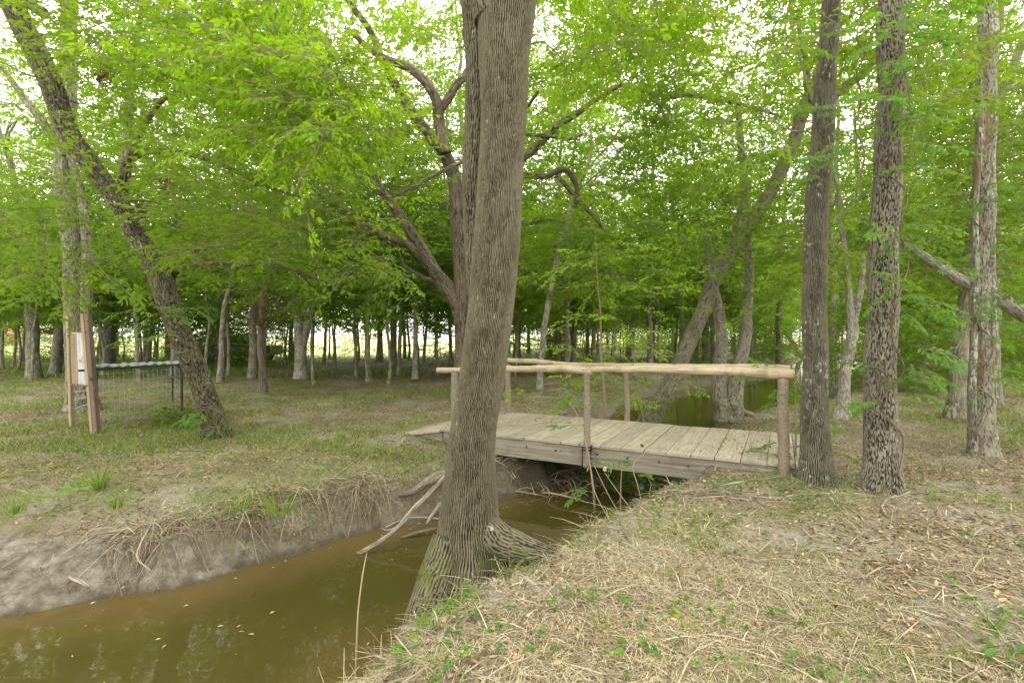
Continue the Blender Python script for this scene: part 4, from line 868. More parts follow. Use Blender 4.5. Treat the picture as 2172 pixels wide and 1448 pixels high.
# leafy vines climbing the right-hand trunks
def vine(name, label, px, Z, y0, y1, n, rad, seed, side=0.0, sc=.5, wid=.3):
    g = np.random.default_rng(seed); k = 14; P = []
    for q in range(k):
        t_ = q / (k - 1); p = W(np.interp(t_, [0, 1], px), y0 + (y1 - y0) * t_, Z); a = g.uniform(-1.2, 1.2) + side
        P.append(p + np.array([math.sin(a) * rad, -math.cos(a) * rad, 0]))
    tmb, cmb = MB(), MB(); P2, R2 = tube(tmb, P, np.linspace(.011, .006, k), 6, .05, 0, .03)
    C = P2[g.integers(len(P2) // 6, len(P2), n)] + np.abs(g.normal(0, 1, (n, 3))) * np.array([wid, .12, .08]) * np.stack([np.sign(g.normal(side * -.8, 1, n)), -np.ones(n), g.choice([-1, 1], n)], -1)
    d = attach(tmb, list(P2), list(R2), C, 4, .004, .1, .002, g=g); place_sprays(cmb, C, d + [0, -.4, -.3], sc, FROND, True, g=g, tilt=.35)
    root = thing(name, P2[0], label, 'vine'); finish(root, tmb, cmb, M['bark_red'], M['leaf_vine'], 'foliage', 'stem')
vine('climbing_vine', 'leafy creeper clinging to the middle of the shaggy trunk', (1868, 1885), 5.2, 1000, 60, 46, .19, 1, .2, .42, .16)
vine('climbing_vine', 'creeper with hanging pale leaves on the left side of the lichen-covered trunk', (2075, 2078), 6.8, 930, 380, 40, .16, 2, -.3, .45, .2)
vine('climbing_vine', 'hanging broad-leafed creeper high between the straight and shaggy trunks', (1822, 1815), 5.1, 420, -60, 40, .05, 3, .0, .65, .25)
vine('climbing_vine', 'small leafy sprig hugging the leaning trunk above the wire cage', (388, 362), 7.6, 760, 640, 9, .16, 4, .0, .6, .22)
vine('climbing_vine', 'small green sprig at the foot of the leaning trunk', (452, 440), 7.9, 930, 850, 7, .2, 6, .0, .38, .15)
# clumps of withered leaves caught in the branches
for q, (px, py, Z, s) in enumerate([(432, 540, 7.2, .17), (352, 385, 7.6, .15), (225, 165, 7.4, .15), (300, 450, 7.9, .13), (212, 155, 7.0, .1)]):
    g = np.random.default_rng(60 + q); mb = MB(); c0 = W(px, py, Z); n = 90
    B = c0 + g.normal(0, 1, (n, 3)) * np.array([.35, .35, .6]) * s; D = norm(g.normal(0, .6, (n, 3)) + [0, 0, -1]); N = norm(g.normal(0, 1, (n, 3)))
    leaves_quads(mb, B, D, N, g.uniform(.04, .08, n), g.uniform(.015, .03, n), g.random(n), True, curl=.5)
    tube(mb, [c0 + [0, 0, s * 2.2], c0 + [.01, 0, s], c0 - [0, 0, s * .5]], [.006, .005, .003], 5, .05)
    tag(mb.build('withered_leaf_clump', M['leaf_dead'], smooth=False, origin=c0), ['dark clump of withered leaves hanging from the long low branch', 'withered leaf clump hanging in the middle of the left canopy', 'withered leaf clump high beside the leaning trunk', 'withered leaf clump just right of the leaning trunk bend', 'small dark leaf clump near the upper left corner'][q], 'leaf clump')
g = np.random.default_rng(70); mb = MB(); n = 900; c0 = W(560, 640, 14.5)
B = c0 + g.normal(0, 1, (n, 3)) * np.array([.45, .35, .65]); leaves_quads(mb, B, norm(g.normal(0, .6, (n, 3)) + [0, 0, -.8]), norm(g.normal(0, 1, (n, 3))), g.uniform(.06, .11, n), g.uniform(.03, .05, n), g.random(n), False, curl=.4)
for q in range(10):
    e = c0 + g.normal(0, .5, 3); tube(mb, [W(558, 700, 14.5), (e + W(558, 680, 14.5)) / 2 + g.normal(0, .1, 3), e], [.02, .012, .005], 5, .15)
tag(mb.build('withered_branch', M['leaf_dead'], smooth=False, origin=c0), 'broken branch full of withered brown leaves on the twisted trunk', 'dead branch')

# ------------------------------------------------------------------ footbridge
def woodmat(name, stops, grain=60, gl=2.0, dirt=.4, rough=.85, green=0.0):
    t = NT(name); bc = t.attr('bc', 'Vector'); r = t.attr('rnd')
    f = t.noise(t.map(bc, (gl, grain, grain)), 1.0, 6, .65, .6)
    c = t.ramp(f, stops); c = t.mix(t.math('MULTIPLY', r, .45), c, (.12, .10, .085))
    p = t.noise(bc, 4, 5, .7); c = t.mix(t.math('MULTIPLY', t.step(p, .48, .7), dirt), c, (.13, .10, .07))
    sp = t.n('ShaderNodeTexVoronoi', {'Vector': bc, 'Scale': 4.2}).outputs['Distance']
    c = t.mix(t.math('SUBTRACT', 1, t.step(sp, .02, .06)), c, (.05, .04, .03))
    if green: c = t.mix(t.math('MULTIPLY', t.step(t.noise(bc, 6, 4), .5, .7), green), c, (.08, .10, .04))
    return t.done(t.bsdf(c, rough, t.bump(f, .7, .004), .2))
M['plank'] = woodmat('weathered_plank', [(.25, (.17, .145, .11)), (.5, (.36, .315, .24)), (.75, (.52, .46, .36))])
M['beam'] = woodmat('grey_beam', [(.25, (.10, .085, .063)), (.5, (.24, .215, .17)), (.75, (.38, .35, .285))], 45, 1.2, .45)
M['log'] = woodmat('peeled_log', [(.25, (.22, .16, .095)), (.5, (.47, .385, .26)), (.75, (.64, .56, .41))], 40, 2.5, .6)
M['cedar'] = woodmat('cedar_post', [(.25, (.07, .055, .037)), (.5, (.23, .187, .137)), (.75, (.39, .335, .25))], 50, 50, .4)
M['lumber'] = woodmat('new_lumber', [(.25, (.24, .18, .10)), (.5, (.40, .31, .19)), (.75, (.52, .43, .29))], 50, 1.5, .25)
M['lumber_dark'] = woodmat('stained_lumber', [(.25, (.09, .06, .05)), (.5, (.17, .115, .09)), (.75, (.25, .18, .14))], 50, 1.5, .3)
def metal(name, stops, sc, rough=.6, met=.3):
    t = NT(name); f = t.noise(t.map(t.n('ShaderNodeTexCoord').outputs['Object'], (1, 1, .35)), sc, 5, .7)
    return t.done(t.bsdf(t.ramp(f, stops), rough, t.bump(f, .3, .002), .4, met))
M['rust'] = metal('rusty_iron', [(.3, (.10, .035, .02)), (.6, (.22, .085, .045)), (.8, (.30, .15, .09))], 25, .85, 0)
M['tin'] = metal('rust_streaked_tin', [(.35, (.42, .45, .47)), (.56, (.36, .36, .36)), (.66, (.22, .12, .07))], 14, .5, .4)
M['black'] = metal('black_steel', [(.3, (.015, .017, .02)), (.7, (.05, .05, .055))], 25, .6, .2)
M['wire'] = metal('galvanised_wire', [(.3, (.25, .26, .25)), (.7, (.48, .49, .47))], 25, .5, .5)
M['cord'] = simple('black_cord', [(.3, (.008, .008, .008)), (.7, (.02, .02, .02))])

O = np.array([3.03, 5.77, 0]); e = np.array([-.885, .465, 0]); e /= np.linalg.norm(e); nn = np.array([.465, .885, 0]); nn /= np.linalg.norm(nn); up = np.array([0, 0, 1.])
DZ = .16; Wd_ = 2.05
def bp(t_, s, z): return O + e * t_ + nn * s + up * z
AX = np.array([e, nn, up]); AXn = np.array([nn, -e, up])
g = np.random.default_rng(8)
br = thing('footbridge', bp(2, 1, -.2), 'rustic wooden footbridge with peeled log handrails over the muddy creek', 'bridge'); bo = np.array(br.location)
mb = MB(); t_ = -.42
while t_ < 4.38:
    wv = g.uniform(.272, .292); sh = g.normal(0, .008)
    box(mb, bp(t_ + wv / 2, Wd_ / 2 + sh, DZ - .02 + g.normal(0, .0025)), (Wd_ + .03 + g.uniform(-.02, .02), wv - g.uniform(.004, .012), .04), 0, 0, AXn @ np.eye(3), rnd=g.random() * .9, bev=.004); t_ += wv
TE = t_
mb.build('deck', M['plank'], br, smooth=False, origin=bo)
for s in (.045, Wd_ - .045, Wd_ / 2):
    mb = MB(); L1 = 5.1; box(mb, bp(TE / 2 - .2, s, DZ - .04 - .135), (TE + .35, .05, .262), ax=AX, rnd=.15, bev=.005)
    mb.build('side_beam' if s != Wd_ / 2 else 'centre_beam', M['beam'], br, smooth=False, origin=bo)
# bolt heads on the near beam
for q, (bt, bz) in enumerate([(.35, .05), (1.0, .03), (1.35, .04), (1.75, .045), (2.15, .05), (2.75, .04), (3.2, .05), (3.75, .04)]):
    mb = MB(); tube(mb, [bp(bt, .026, bz - .02), bp(bt, .008, bz - .02)], [.013, .012], 10, .1); mb.build('bolt', M['black'], br, origin=bo)
# ramp boards down to the left bank
rz_ = -.02
for k_, (a, b_) in enumerate(((.0, .28), (.30, .58), (.60, .90))):
    za, zb_ = DZ - .01 - a * .17, DZ - .01 - b_ * .17
    d = norm(e * (b_ - a) + up * (zb_ - za)); ax = np.array([nn, -d, np.cross(nn, -d)])
    mb = MB(); box(mb, bp(TE + (a + b_) / 2, Wd_ / 2 - .02, (za + zb_) / 2 - .02), (Wd_ + .06, .285, .04), ax=ax, rnd=g.random() * .5); mb.build('ramp_board', M['plank'], br, smooth=False, origin=bo)
for s in (.03, Wd_ - .03):
    mb = MB(); P8 = [bp(TE + a, s + o_, z) for o_ in (-.025, .025) for a, z in ((-.02, -.14), (.93, -.05), (.93, -.035), (-.02, .10))]
    mb.add(P8, [[0, 1, 2, 3], [7, 6, 5, 4], [0, 4, 5, 1], [1, 5, 6, 2], [2, 6, 7, 3], [3, 7, 4, 0]], 0, (np.array(P8) - O) @ AX.T, np.full(8, .2)); mb.build('ramp_cheek', M['beam'], br, smooth=False, origin=bo)
def knotty(amp):
    def f(bc, rad, q):
        n = noise(bc * np.array([9, 9, 6.])); n3 = noise(bc * np.array([40, 40, 8.])); return rad * .12 * n + amp * n3, np.clip(1 + n3, 0, 1)
    return f
for (bt, s, z0, z1, r) in ((-.03, -.055, -.14, 1.11, .058), (2.275, -.055, -.14, 1.10, .043), (4.38, -.05, -.05, 1.03, .055),
                           (.0, Wd_ + .05, -.12, 1.05, .05), (2.34, Wd_ + .05, -.12, 1.05, .047), (4.55, Wd_ - .05, -.05, 1.06, .055)):
    mb = MB(); o = g.normal(0, .015, 2)
    P_, R_ = tube(mb, [bp(bt, s, z0), bp(bt + o[0], s, (z0 + z1) * .35), bp(bt + o[1], s + .01, (z0 + z1) * .7), bp(bt, s, z1)], [r * 1.12, r, r * .95, r * .92], 28, .03, 0, .02, knotty(.004))
    for q in range(3):
        pz = P_[int(len(P_) * g.uniform(.4, .95))]; a = g.uniform(0, TAU); dv = np.array([math.cos(a), math.sin(a), .3]); tube(mb, [pz + dv * r * .8, pz + dv * (r + .018)], [.012, .010], 8, .1)
    mb.build('handrail_post', M['cedar'], br, origin=bo)
def logr(pts, rad, nm='handrail'):
    mb = MB(); P_, R_ = tube(mb, pts, rad, 32, .03, 0, .035, knotty(.003))
    for q in range(int(len(P_) / 14)):
        j = int(g.integers(5, len(P_) - 5)); a = g.uniform(0, TAU); dv = nn * math.cos(a) + up * math.sin(a); tube(mb, [P_[j] + dv * R_[j] * .85, P_[j] + dv * (R_[j] + .009)], [.014, .010], 8, .1)
    # bc runs along z of the tube: swap so that grain follows the log
    mb.bc = [b[:, [2, 0, 1]] for b in mb.bc]
    mb.build(nm, M['log'], br, origin=bo)
logr([bp(-.14, -.02, 1.175), bp(.6, -.02, 1.17), bp(1.4, -.02, 1.165), bp(2.34, -.035, 1.16)], [.056, .054, .047, .036])
logr([bp(2.2, -.06, 1.135), bp(2.6, -.03, 1.135), bp(3.3, -.02, 1.13), bp(4.2, -.02, 1.10), bp(4.72, -.02, 1.085)], [.052, .050, .046, .042, .040])
logr([bp(-.12, Wd_, 1.12), bp(.8, Wd_, 1.11), bp(1.6, Wd_, 1.12), bp(2.7, Wd_, 1.10)], [.048, .05, .046, .04])
logr([bp(2.3, Wd_ + .04, 1.085), bp(3.2, Wd_ + .01, 1.10), bp(4.1, Wd_, 1.12), bp(4.75, Wd_, 1.13)], [.036, .044, .046, .042])
mb = MB(); th = np.linspace(0, TAU * 2.2, 40); c0 = bp(2.275, -.055, .10)
tube(mb, c0 + np.stack([np.cos(th) * .066, np.sin(th) * .066, th * .006 - .03], -1), np.full(40, .006), 6, .02)
tube(mb, [c0 + e * .06, c0 + e * .065 - up * .25 - nn * .02, c0 + e * .05 - up * .62 - nn * .05], [.006, .006, .004], 6, .05, 0, .03)
tube(mb, [c0 - e * .065 - nn * .02, c0 - e * .07 - up * .3 - nn * .04, c0 - e * .05 - up * .66 - nn * .04], [.006, .006, .004], 6, .05, 0, .03)
mb.build('cord', M['cord'], br, origin=bo)
for q, bt in enumerate((-.03, 2.26, 2.3)):
    mb = MB(); tube(mb, [bp(bt, -.10, 1.145), bp(bt, -.13, 1.15)], [.005, .005], 6, .1); mb.build('nail', M['rust'], br, origin=bo)

# ------------------------------------------------------------------ feeder frame and wire cage
def post(parent, a, b, w_, d_, mat, nm, o):
    a, b = np.array(a), np.array(b); z = norm(b - a); x = norm(np.cross([0, 1, .0], z)); y = np.cross(z, x)
    mb = MB(); box(mb, (a + b) / 2, (np.linalg.norm(b - a), w_, d_), ax=np.array([z, x, y])); mb.build(nm, mat, parent, smooth=False, origin=o); return
zl = ground_at(150, 893); zr = ground_at(192, 922)
fo = W(170, 905, 8.6); fo[2] = hz(fo[0], fo[1]); fr = thing('feeder_stand', fo, 'tall frame of two lumber posts holding a rusty corrugated tin panel on the left', 'feeder')
a0, a1 = W(153, 893, 8.9), W(146, 670, 8.9); b0, b1 = W(206, 925, 8.35), W(184, 665, 8.35); a0[2] -= .1; b0[2] -= .1
post(fr, a0, a1, .045, .09, M['lumber'], 'post', fo)
post(fr, b0 + [-.05, .0, 0], b1 + [-.05, 0, 0], .05, .09, M['lumber'], 'post', fo)
post(fr, b0 + [.012, .003, 0], b1 + [.012, .003, 0], .065, .092, M['lumber_dark'], 'post', fo)
# corrugated panel
pa, pb, pc, pd = W(151, 705, 8.8), W(179, 702, 8.5), W(185, 818, 8.5), W(154, 813, 8.8)
mb = MB(); nu, nv = 40, 14; uu_ = np.linspace(0, 1, nu); vv = np.linspace(0, 1, nv); U_, V_ = np.meshgrid(uu_, vv)
Pp = (1 - V_)[..., None] * ((1 - U_)[..., None] * pa + U_[..., None] * pb) + V_[..., None] * ((1 - U_)[..., None] * pd + U_[..., None] * pc); Pp[..., 1] += .02 * np.sin(U_ * TAU * 3.5)
i = np.arange(nv - 1)[:, None] * nu; j = np.arange(nu - 1)[None]; mb.add(Pp.reshape(-1, 3), np.stack([i + j, i + j + 1, i + nu + j + 1, i + nu + j], -1).reshape(-1, 4)); mb.build('tin_panel', M['tin'], fr, origin=fo)
post(fr, W(158, 707, 8.72), W(161, 813, 8.72), .13, .02, M['lumber'], 'back_board', fo)
post(fr, W(144, 704, 8.62), W(182, 704, 8.3), .02, .03, M['rust'], 'crossbar', fo)
post(fr, W(150, 815, 8.62), W(185, 818, 8.3), .02, .03, M['rust'], 'crossbar', fo)
for q in range(3):
    mb = MB(); tube(mb, [W(156, 830 + q * 19, 8.85), W(175, 826 + q * 17 + g.uniform(-3, 3), 8.6), W(200, 822 + q * 17, 8.3)], [.0045] * 3, 5, .1); mb.build('wire', M['wire'], fr, origin=fo)
mb = MB(); tube(mb, [W(192, 803, 8.28), W(192, 803, 8.25)], [.03, .03], 14, .1); mb.build('bolt', M['rust'], fr, origin=fo)

co_ = W(290, 880, 9); co_[2] = hz(co_[0], co_[1]); cg = thing('wire_cage', co_, 'low rusty wire cage with a flat sheet roof between the feeder frame and leaning trunk', 'cage')
c1, c2, c3, c4 = W(166, 786, 8.25), W(387, 773, 9.6), W(378, 768, 10.6), W(196, 776, 9.2)   # roof corners
def bar(a, b, r, mat, nm, sides=8): 
    mb = MB(); tube(mb, [a, (np.array(a) + np.array(b)) / 2, b], [r] * 3, sides, .2, 0, .004); mb.build(nm, mat, cg, origin=co_)
post(cg, c1, c2, .035, .035, M['black'], 'roof_rail', co_); post(cg, c2, c3, .03, .03, M['black'], 'roof_rail', co_)
mb = MB(); nu, nv = 50, 12; U_, V_ = np.meshgrid(np.linspace(0, 1, nu), np.linspace(0, 1, nv)); c1b = W(200, 783, 8.35)
Pp = (1 - V_)[..., None] * ((1 - U_)[..., None] * c1b + U_[..., None] * c2) + V_[..., None] * ((1 - U_)[..., None] * c4 + U_[..., None] * c3); Pp[..., 2] += .028 + .01 * np.sin(U_ * 60) + .02 * n2(U_ * 4, V_ * 3, 3.0)
i = np.arange(nv - 1)[:, None] * nu; j = np.arange(nu - 1)[None]; mb.add(Pp.reshape(-1, 3), np.stack([i + j, i + j + 1, i + nu + j + 1, i + nu + j], -1).reshape(-1, 4)); mb.build('roof_sheet', M['tin'], cg, origin=co_)
l1t, l1b = W(204, 788, 8.4), W(208, 920, 8.4); l1m = W(206, 850, 8.4)
post(cg, l1t, l1m, .03, .03, M['black'], 'leg', co_); post(cg, l1m, l1b, .04, .04, M['rust'], 'leg', co_)
post(cg, W(385, 776, 9.6), W(386, 872, 9.6), .035, .035, M['black'], 'leg', co_); post(cg, W(366, 772, 10.5), W(366, 850, 10.5), .03, .03, M['black'], 'leg', co_)
post(cg, W(204, 843, 8.36), W(224, 844, 8.4), .02, .05, M['rust'], 'latch', co_)
post(cg, W(202, 920, 8.4), W(222, 924, 8.3), .02, .05, M['rust'], 'foot', co_)
post(cg, W(262, 910, 8.75), W(300, 901, 8.9), .04, .05, M['rust'], 'base_rail', co_); post(cg, W(300, 901, 8.9), W(400, 880, 9.5), .015, .03, M['rust'], 'base_rail', co_)
mb = MB(); A0, A1, B0, B1 = W(208, 790, 8.4), W(212, 912, 8.4), W(385, 778, 9.6), W(386, 868, 9.6)
for f_ in (.03, .2, .36, .52, .68, .84, .97): tube(mb, [A0 * (1 - f_) + A1 * f_, (A0 * (1 - f_) + A1 * f_ + B0 * (1 - f_) + B1 * f_) / 2 + [0, 0, g.normal(0, .012)], B0 * (1 - f_) + B1 * f_ + (0 if f_ < .5 else .0)], [.003] * 3, 4, .3)
for f_ in np.linspace(.05, .97, 17): tube(mb, [A0 * (1 - f_) + B0 * f_, A1 * (1 - f_) + B1 * f_], [.0022] * 2, 4, .3)
mb.build('wire_mesh', M['wire'], cg, origin=co_)
mb = MB(); 
for f_ in (.05, .35, .65, .95): tube(mb, [B0 * (1 - f_) + B1 * f_, W(366, 772 + 78 * f_, 10.5)], [.0026] * 2, 4, .3)
mb.build('wire_mesh', M['wire'], cg, origin=co_)
# weeds inside the cage
g = np.random.default_rng(90); tmb, cmb = MB(), MB(); n = 60
C = np.stack([g.uniform(-6.3, -5.5, n), g.uniform(8.9, 9.9, n), np.zeros(n)], -1); C[:, 2] = hgt(C[:, 0], C[:, 1]) + g.uniform(.02, .22, n)
place_sprays(cmb, C, g.normal(0, 1, (n, 3)) * [1, 1, .2], .45, FROND, True, g=g)
tag(cmb.build('weeds', [M['leaf_mid'], M['twig']], smooth=False), 'dark green weeds growing at the foot of the wire cage', 'weeds', kind='stuff')

# ------------------------------------------------------------------ parked vehicle and barn seen through the trunks
def paint(name, col, rough=.35): 
    t = NT(name); f = t.noise(t.n('ShaderNodeTexCoord').outputs['Object'], 5, 4); return t.done(t.bsdf(t.mix(t.math('MULTIPLY', f, .5), col, tuple(x * .5 for x in col)), rough, None, .5))
M['car_dark'] = paint('dull_dark_paint', (.035, .033, .034)); M['car_pale'] = paint('pale_green_paint', (.30, .37, .33)); M['glass'] = paint('window_glass', (.05, .06, .065), .08); M['tyre'] = simple('tyre_rubber', [(.3, (.012, .012, .012)), (.7, (.03, .03, .03))]); M['blue'] = paint('blue_drum_paint', (.03, .12, .30))
vz = 31.0; vc = W(492, 757, vz); vc[2] = hz(vc[0], vc[1]); car = thing('parked_pickup', vc, 'old dark pickup with a pale cab parked beyond the trees left of centre', 'pickup')
def profile(pts, y0, y1, mat, nm, par, org, inset=.0):
    mb = MB(); n = len(pts); V = []
    for y, s in ((y0, 1 - inset), (y1, 1 - inset)): V += [vc + [x, y, z] for x, z in pts]
    mb.add(V, [[k, (k + 1) % n, n + (k + 1) % n, n + k] for k in range(n)]); mb.f.append(np.array([list(range(n))[::-1]])); mb.mi.append(np.zeros(1)); mb.f.append(np.array([list(range(n, 2 * n))])); mb.mi.append(np.zeros(1))
    return mb.build(nm, mat, par, smooth=False, origin=org)
arch = lambda x: [(x + .42 * math.cos(a), .38 + .42 * math.sin(a)) for a in np.linspace(math.pi, 0, 9)]
profile([(-2.3, .45)] + arch(-1.45) + arch(1.4) + [(2.3, .45), (2.3, 1.02), (.55, 1.06), (-.95, 1.06), (-2.2, .98), (-2.32, .8)], 0, 1.75, M['car_dark'], 'body', car, vc)
profile([(-.95, 1.06), (.55, 1.06), (.5, 1.5), (.35, 1.62), (-.35, 1.62), (-.55, 1.52)], .08, 1.67, M['car_pale'], 'cab', car, vc)
profile([(-.78, 1.1), (-.12, 1.1), (-.12, 1.5), (-.48, 1.48)], .06, .085, M['glass'], 'window', car, vc); profile([(-.04, 1.1), (.42, 1.1), (.38, 1.5), (-.04, 1.5)], .06, .085, M['glass'], 'window', car, vc)
profile([(-2.2, 1.0), (-.98, 1.07), (-1.0, 1.12), (-2.1, 1.08)], .1, 1.65, M['car_pale'], 'hood', car, vc)
for x in (-1.45, 1.4):
    for y in (.06, 1.62):
        mb = MB(); tube(mb, [vc + [x, y - .09, .36], vc + [x, y + .09, .36]], [.36, .36], 24, .2); wh = mb.build('wheel', M['tyre'], car, origin=vc)
        mb = MB(); tube(mb, [vc + [x, y - .1, .36], vc + [x, y + .1, .36]], [.19, .19], 16, .2); mb.build('rim', M['wire'], wh, origin=vc)
dz = W(443, 757, 29); dz[2] = hz(dz[0], dz[1]); mb = MB(); tube(mb, [dz, dz + [0, 0, .02], dz + [0, 0, .3], dz + [0, 0, .58], dz + [0, 0, .6]], [.26, .28, .28, .28, .26], 20, .05)
tag(mb.build('drum', M['blue'], origin=dz), 'small blue drum standing beside the front of the parked pickup', 'drum')
bc_ = np.array([-103., 108, .0]); bc_[2] = hz(-103, 100); barn = thing('barn', bc_, 'distant barn with a red roof across the bright field at the left edge', 'barn'); M['red'] = paint('red_roof', (.42, .10, .05), .6); M['barnwall'] = paint('barn_wall', (.45, .42, .38), .8)
mb = MB(); box(mb, bc_ + [0, 0, 1.0], (12, 7, 2.0)); mb.build('wall', M['barnwall'], barn, smooth=False, origin=bc_)
mb = MB(); V = [bc_ + p for p in np.array([(-6.4, -3.9, 1.9), (6.4, -3.9, 1.9), (6.4, 0, 3.3), (-6.4, 0, 3.3), (-6.4, 3.9, 1.9), (6.4, 3.9, 1.9)])]; mb.add(V, [[0, 1, 2, 3], [3, 2, 5, 4]]); mb.build('roof', M['red'], barn, smooth=False, origin=bc_)
mb = MB(); box(mb, bc_ + [1.5, -3.52, .85], (2.2, .06, 1.7)); mb.build('door', M['red'], barn, smooth=False, origin=bc_)

# ------------------------------------------------------------------ roots, sticks and fallen wood
def stick(name, label, pts, rad, mat='dead', sides=12, forks=(), cat='stick', disp=None, wob=.03):
    mb = MB(); tube(mb, pts, rad, sides, .04, 0, wob, disp)
    for fp, frr in forks: tube(mb, fp, frr, 8, .04, 0, wob)
    return tag(mb.build(name, M[mat], origin=np.array(pts[0])), label, cat)
def G(px, py, up_=0.0):
    Z = ground_at(px, py); p = W(px, py, Z); p[2] += up_; return p
def Wt(px, py, z):      # point at height z seen in that direction
    Z = (EYE - z) * F / (py - HY); return W(px, py, Z)
stick('fallen_branch', 'long grey fallen branch slanting from the left bank down into the water', [Wt(962, 985, -.02), Wt(935, 1018, -.08), Wt(905, 1052, -.18), Wt(878, 1080, -.27), Wt(845, 1118, -.40), Wt(800, 1150, -.50), Wt(760, 1173, -.60), Wt(715, 1200, -.72)], [.02, .022, .027, .026, .025, .024, .021, .016], sides=20, disp=knotty(.004),
      forks=[([Wt(840, 1118, -.42), Wt(822, 1122, -.45), Wt(806, 1118, -.47)], [.012, .008, .003])], cat='branch')
stick('driftwood_log', 'knotted grey log lodged on the bank left of the big trunk', [Wt(845, 1052, -.30), Wt(880, 1040, -.25), Wt(905, 1022, -.2), Wt(932, 1012, -.17), Wt(968, 1012, -.2)], [.02, .04, .05, .075, .07], 'bark_root', 24, disp=knotty(.006), cat='log')
stick('driftwood_branch', 'pale bent driftwood branch low on the mud left of the big trunk', [Wt(818, 1118, -.42), Wt(860, 1100, -.40), Wt(905, 1096, -.40), Wt(950, 1100, -.45)], [.008, .014, .014, .012], cat='branch')
stick('driftwood_stump', 'broken stub of pale wood against the left side of the big trunk', [Wt(905, 1112, -.46), Wt(918, 1092, -.38), Wt(936, 1070, -.30)], [.018, .02, .018], cat='branch')
stick('driftwood_slab', 'flat dark grey slab of wood at the waterline left of the big trunk', [Wt(850, 1140, -.59), Wt(885, 1130, -.57), Wt(925, 1122, -.55)], [.012, .022, .015], 'bark_root', cat='log')
stick('dry_stalk', 'thin dry stalk standing up out of the foreground water', [W(752, 1470, 3.0), W(755, 1380, 3.02), W(758, 1300, 3.05), W(768, 1220, 3.1), W(778, 1172, 3.2)], [.006, .0055, .005, .004, .002], 'straw', 6, cat='stalk', wob=.012)
g = np.random.default_rng(31)
rootm = 'dead'
surf = [('long pale root snaking over the ground in front of the straight and shaggy trunks', [(1386, 1040), (1440, 1046), (1490, 1040), (1560, 1046), (1640, 1058), (1700, 1048), (1770, 1046), (1830, 1048), (1880, 1058), (1930, 1048), (1962, 1046)], .016),
        ('root curling forward in front of the shaggy trunk', [(1900, 1053), (1882, 1062), (1872, 1078), (1876, 1094), (1884, 1100)], .014),
        ('root running from the deck edge to the foot of the straight trunk', [(1500, 1036), (1560, 1026), (1620, 1018), (1668, 1012), (1700, 1022), (1740, 1040)], .014),
        ('thin root reaching left along the lip of the right bank', [(1596, 1062), (1560, 1060), (1520, 1050), (1470, 1052)], .010),
        ('long thin root trailing right from the lichen-covered trunk', [(2080, 968), (2110, 990), (2140, 1000), (2180, 1006)], .016),
        ('fallen twig lying below the lichen-covered trunk', [(2010, 890), (2060, 900), (2100, 896)], .008)]
for lab, pts, r in surf:
    P_ = [G(x, y, r * .5) for x, y in pts]; mb = MB(); tube(mb, P_, [r] * (len(P_) - 1) + [r * .4], 12, .04, 0, .02, knotty(.003))
    tag(mb.build('surface_root' if 'twig' not in lab else 'fallen_twig', M['dead'], origin=P_[0]), lab, 'root' if 'twig' not in lab else 'twig')
for k_, (a, b_, r, lab) in enumerate([((1600, 1436), (1650, 1452), .008, 'grey twig lying in the near litter at the bottom right'), ((1585, 1385), (1640, 1440), .007, 'short pale twig lying in the near litter at the bottom'), ((1640, 985), (1680, 1018), .011, 'stick leaning on the foot of the end handrail post'), ((1590, 955), (1640, 962), .010, 'short stick lying on the deck near the end post'),
                                      ((150, 1228), (190, 1248), .016, 'short pale stick on the mud at the left'), ((700, 1020), (750, 985), .012, 'thin stick on the left bank above the log'), ((380, 955), (560, 962), .012, 'long thin fallen branch on the left bank behind the grass tuft')]):
    pa_, pb_ = G(*a, r), G(*b_, r)
    if 'on the deck' in lab: pa_, pb_ = Wt(*a, DZ + .01), Wt(*b_, DZ + .012)
    if 'leaning' in lab: pa_, pb_ = G(1680, 1022), Wt(1640, 975, .0) * [1, .95, 1] + [0, 0, .15]
    mb = MB(); tube(mb, [pa_, (pa_ + pb_) / 2 + g.normal(0, .01, 3), pb_], [r, r * .9, r * .5], 9, .04, 0, .02); tag(mb.build('fallen_twig', M['dead'], origin=pa_), lab, 'twig')
# dead stalks in front of the bridge
for k_, (pts, lab) in enumerate([([(1310, 1130), (1262, 1040), (1248, 960), (1225, 880), (1200, 840)], 'tallest thin vine stem leaning left across the middle post'), ([(1330, 1120), (1290, 1050), (1258, 980)], 'short thin stem leaning left below the deck'), ([(1352, 1092), (1310, 1040), (1282, 1000)], 'brown stem bending over the water below the deck'), ([(1368, 1090), (1352, 1030), (1342, 985), (1372, 955)], 'thin stem carrying dry tan seed heads before the deck')]):
    P_ = [W(x, y, 5.35 + .05 * k_) for x, y in pts]; mb = MB(); tube(mb, P_, np.linspace(.006, .003, len(P_)), 6, .04, 0, .02)
    n = 14 if k_ == 0 else 5; B = np.array([P_[-1]] * n) + g.normal(0, .05, (n, 3)); leaves_quads(mb, B, norm(g.normal(0, 1, (n, 3)) + [0, 0, -.3]), norm(g.normal(0, .3, (n, 3)) + [0, 0, 1]), g.uniform(.05, .11, n) if k_ == 0 else g.uniform(.03, .05, n), g.uniform(.03, .06, n), g.random(n), True, 1)
    tag(mb.build('vine_stem', [M['straw'], M['leaf_vine'] if k_ == 0 else M['litter']], smooth=False, origin=P_[0]), lab, 'vine stem')
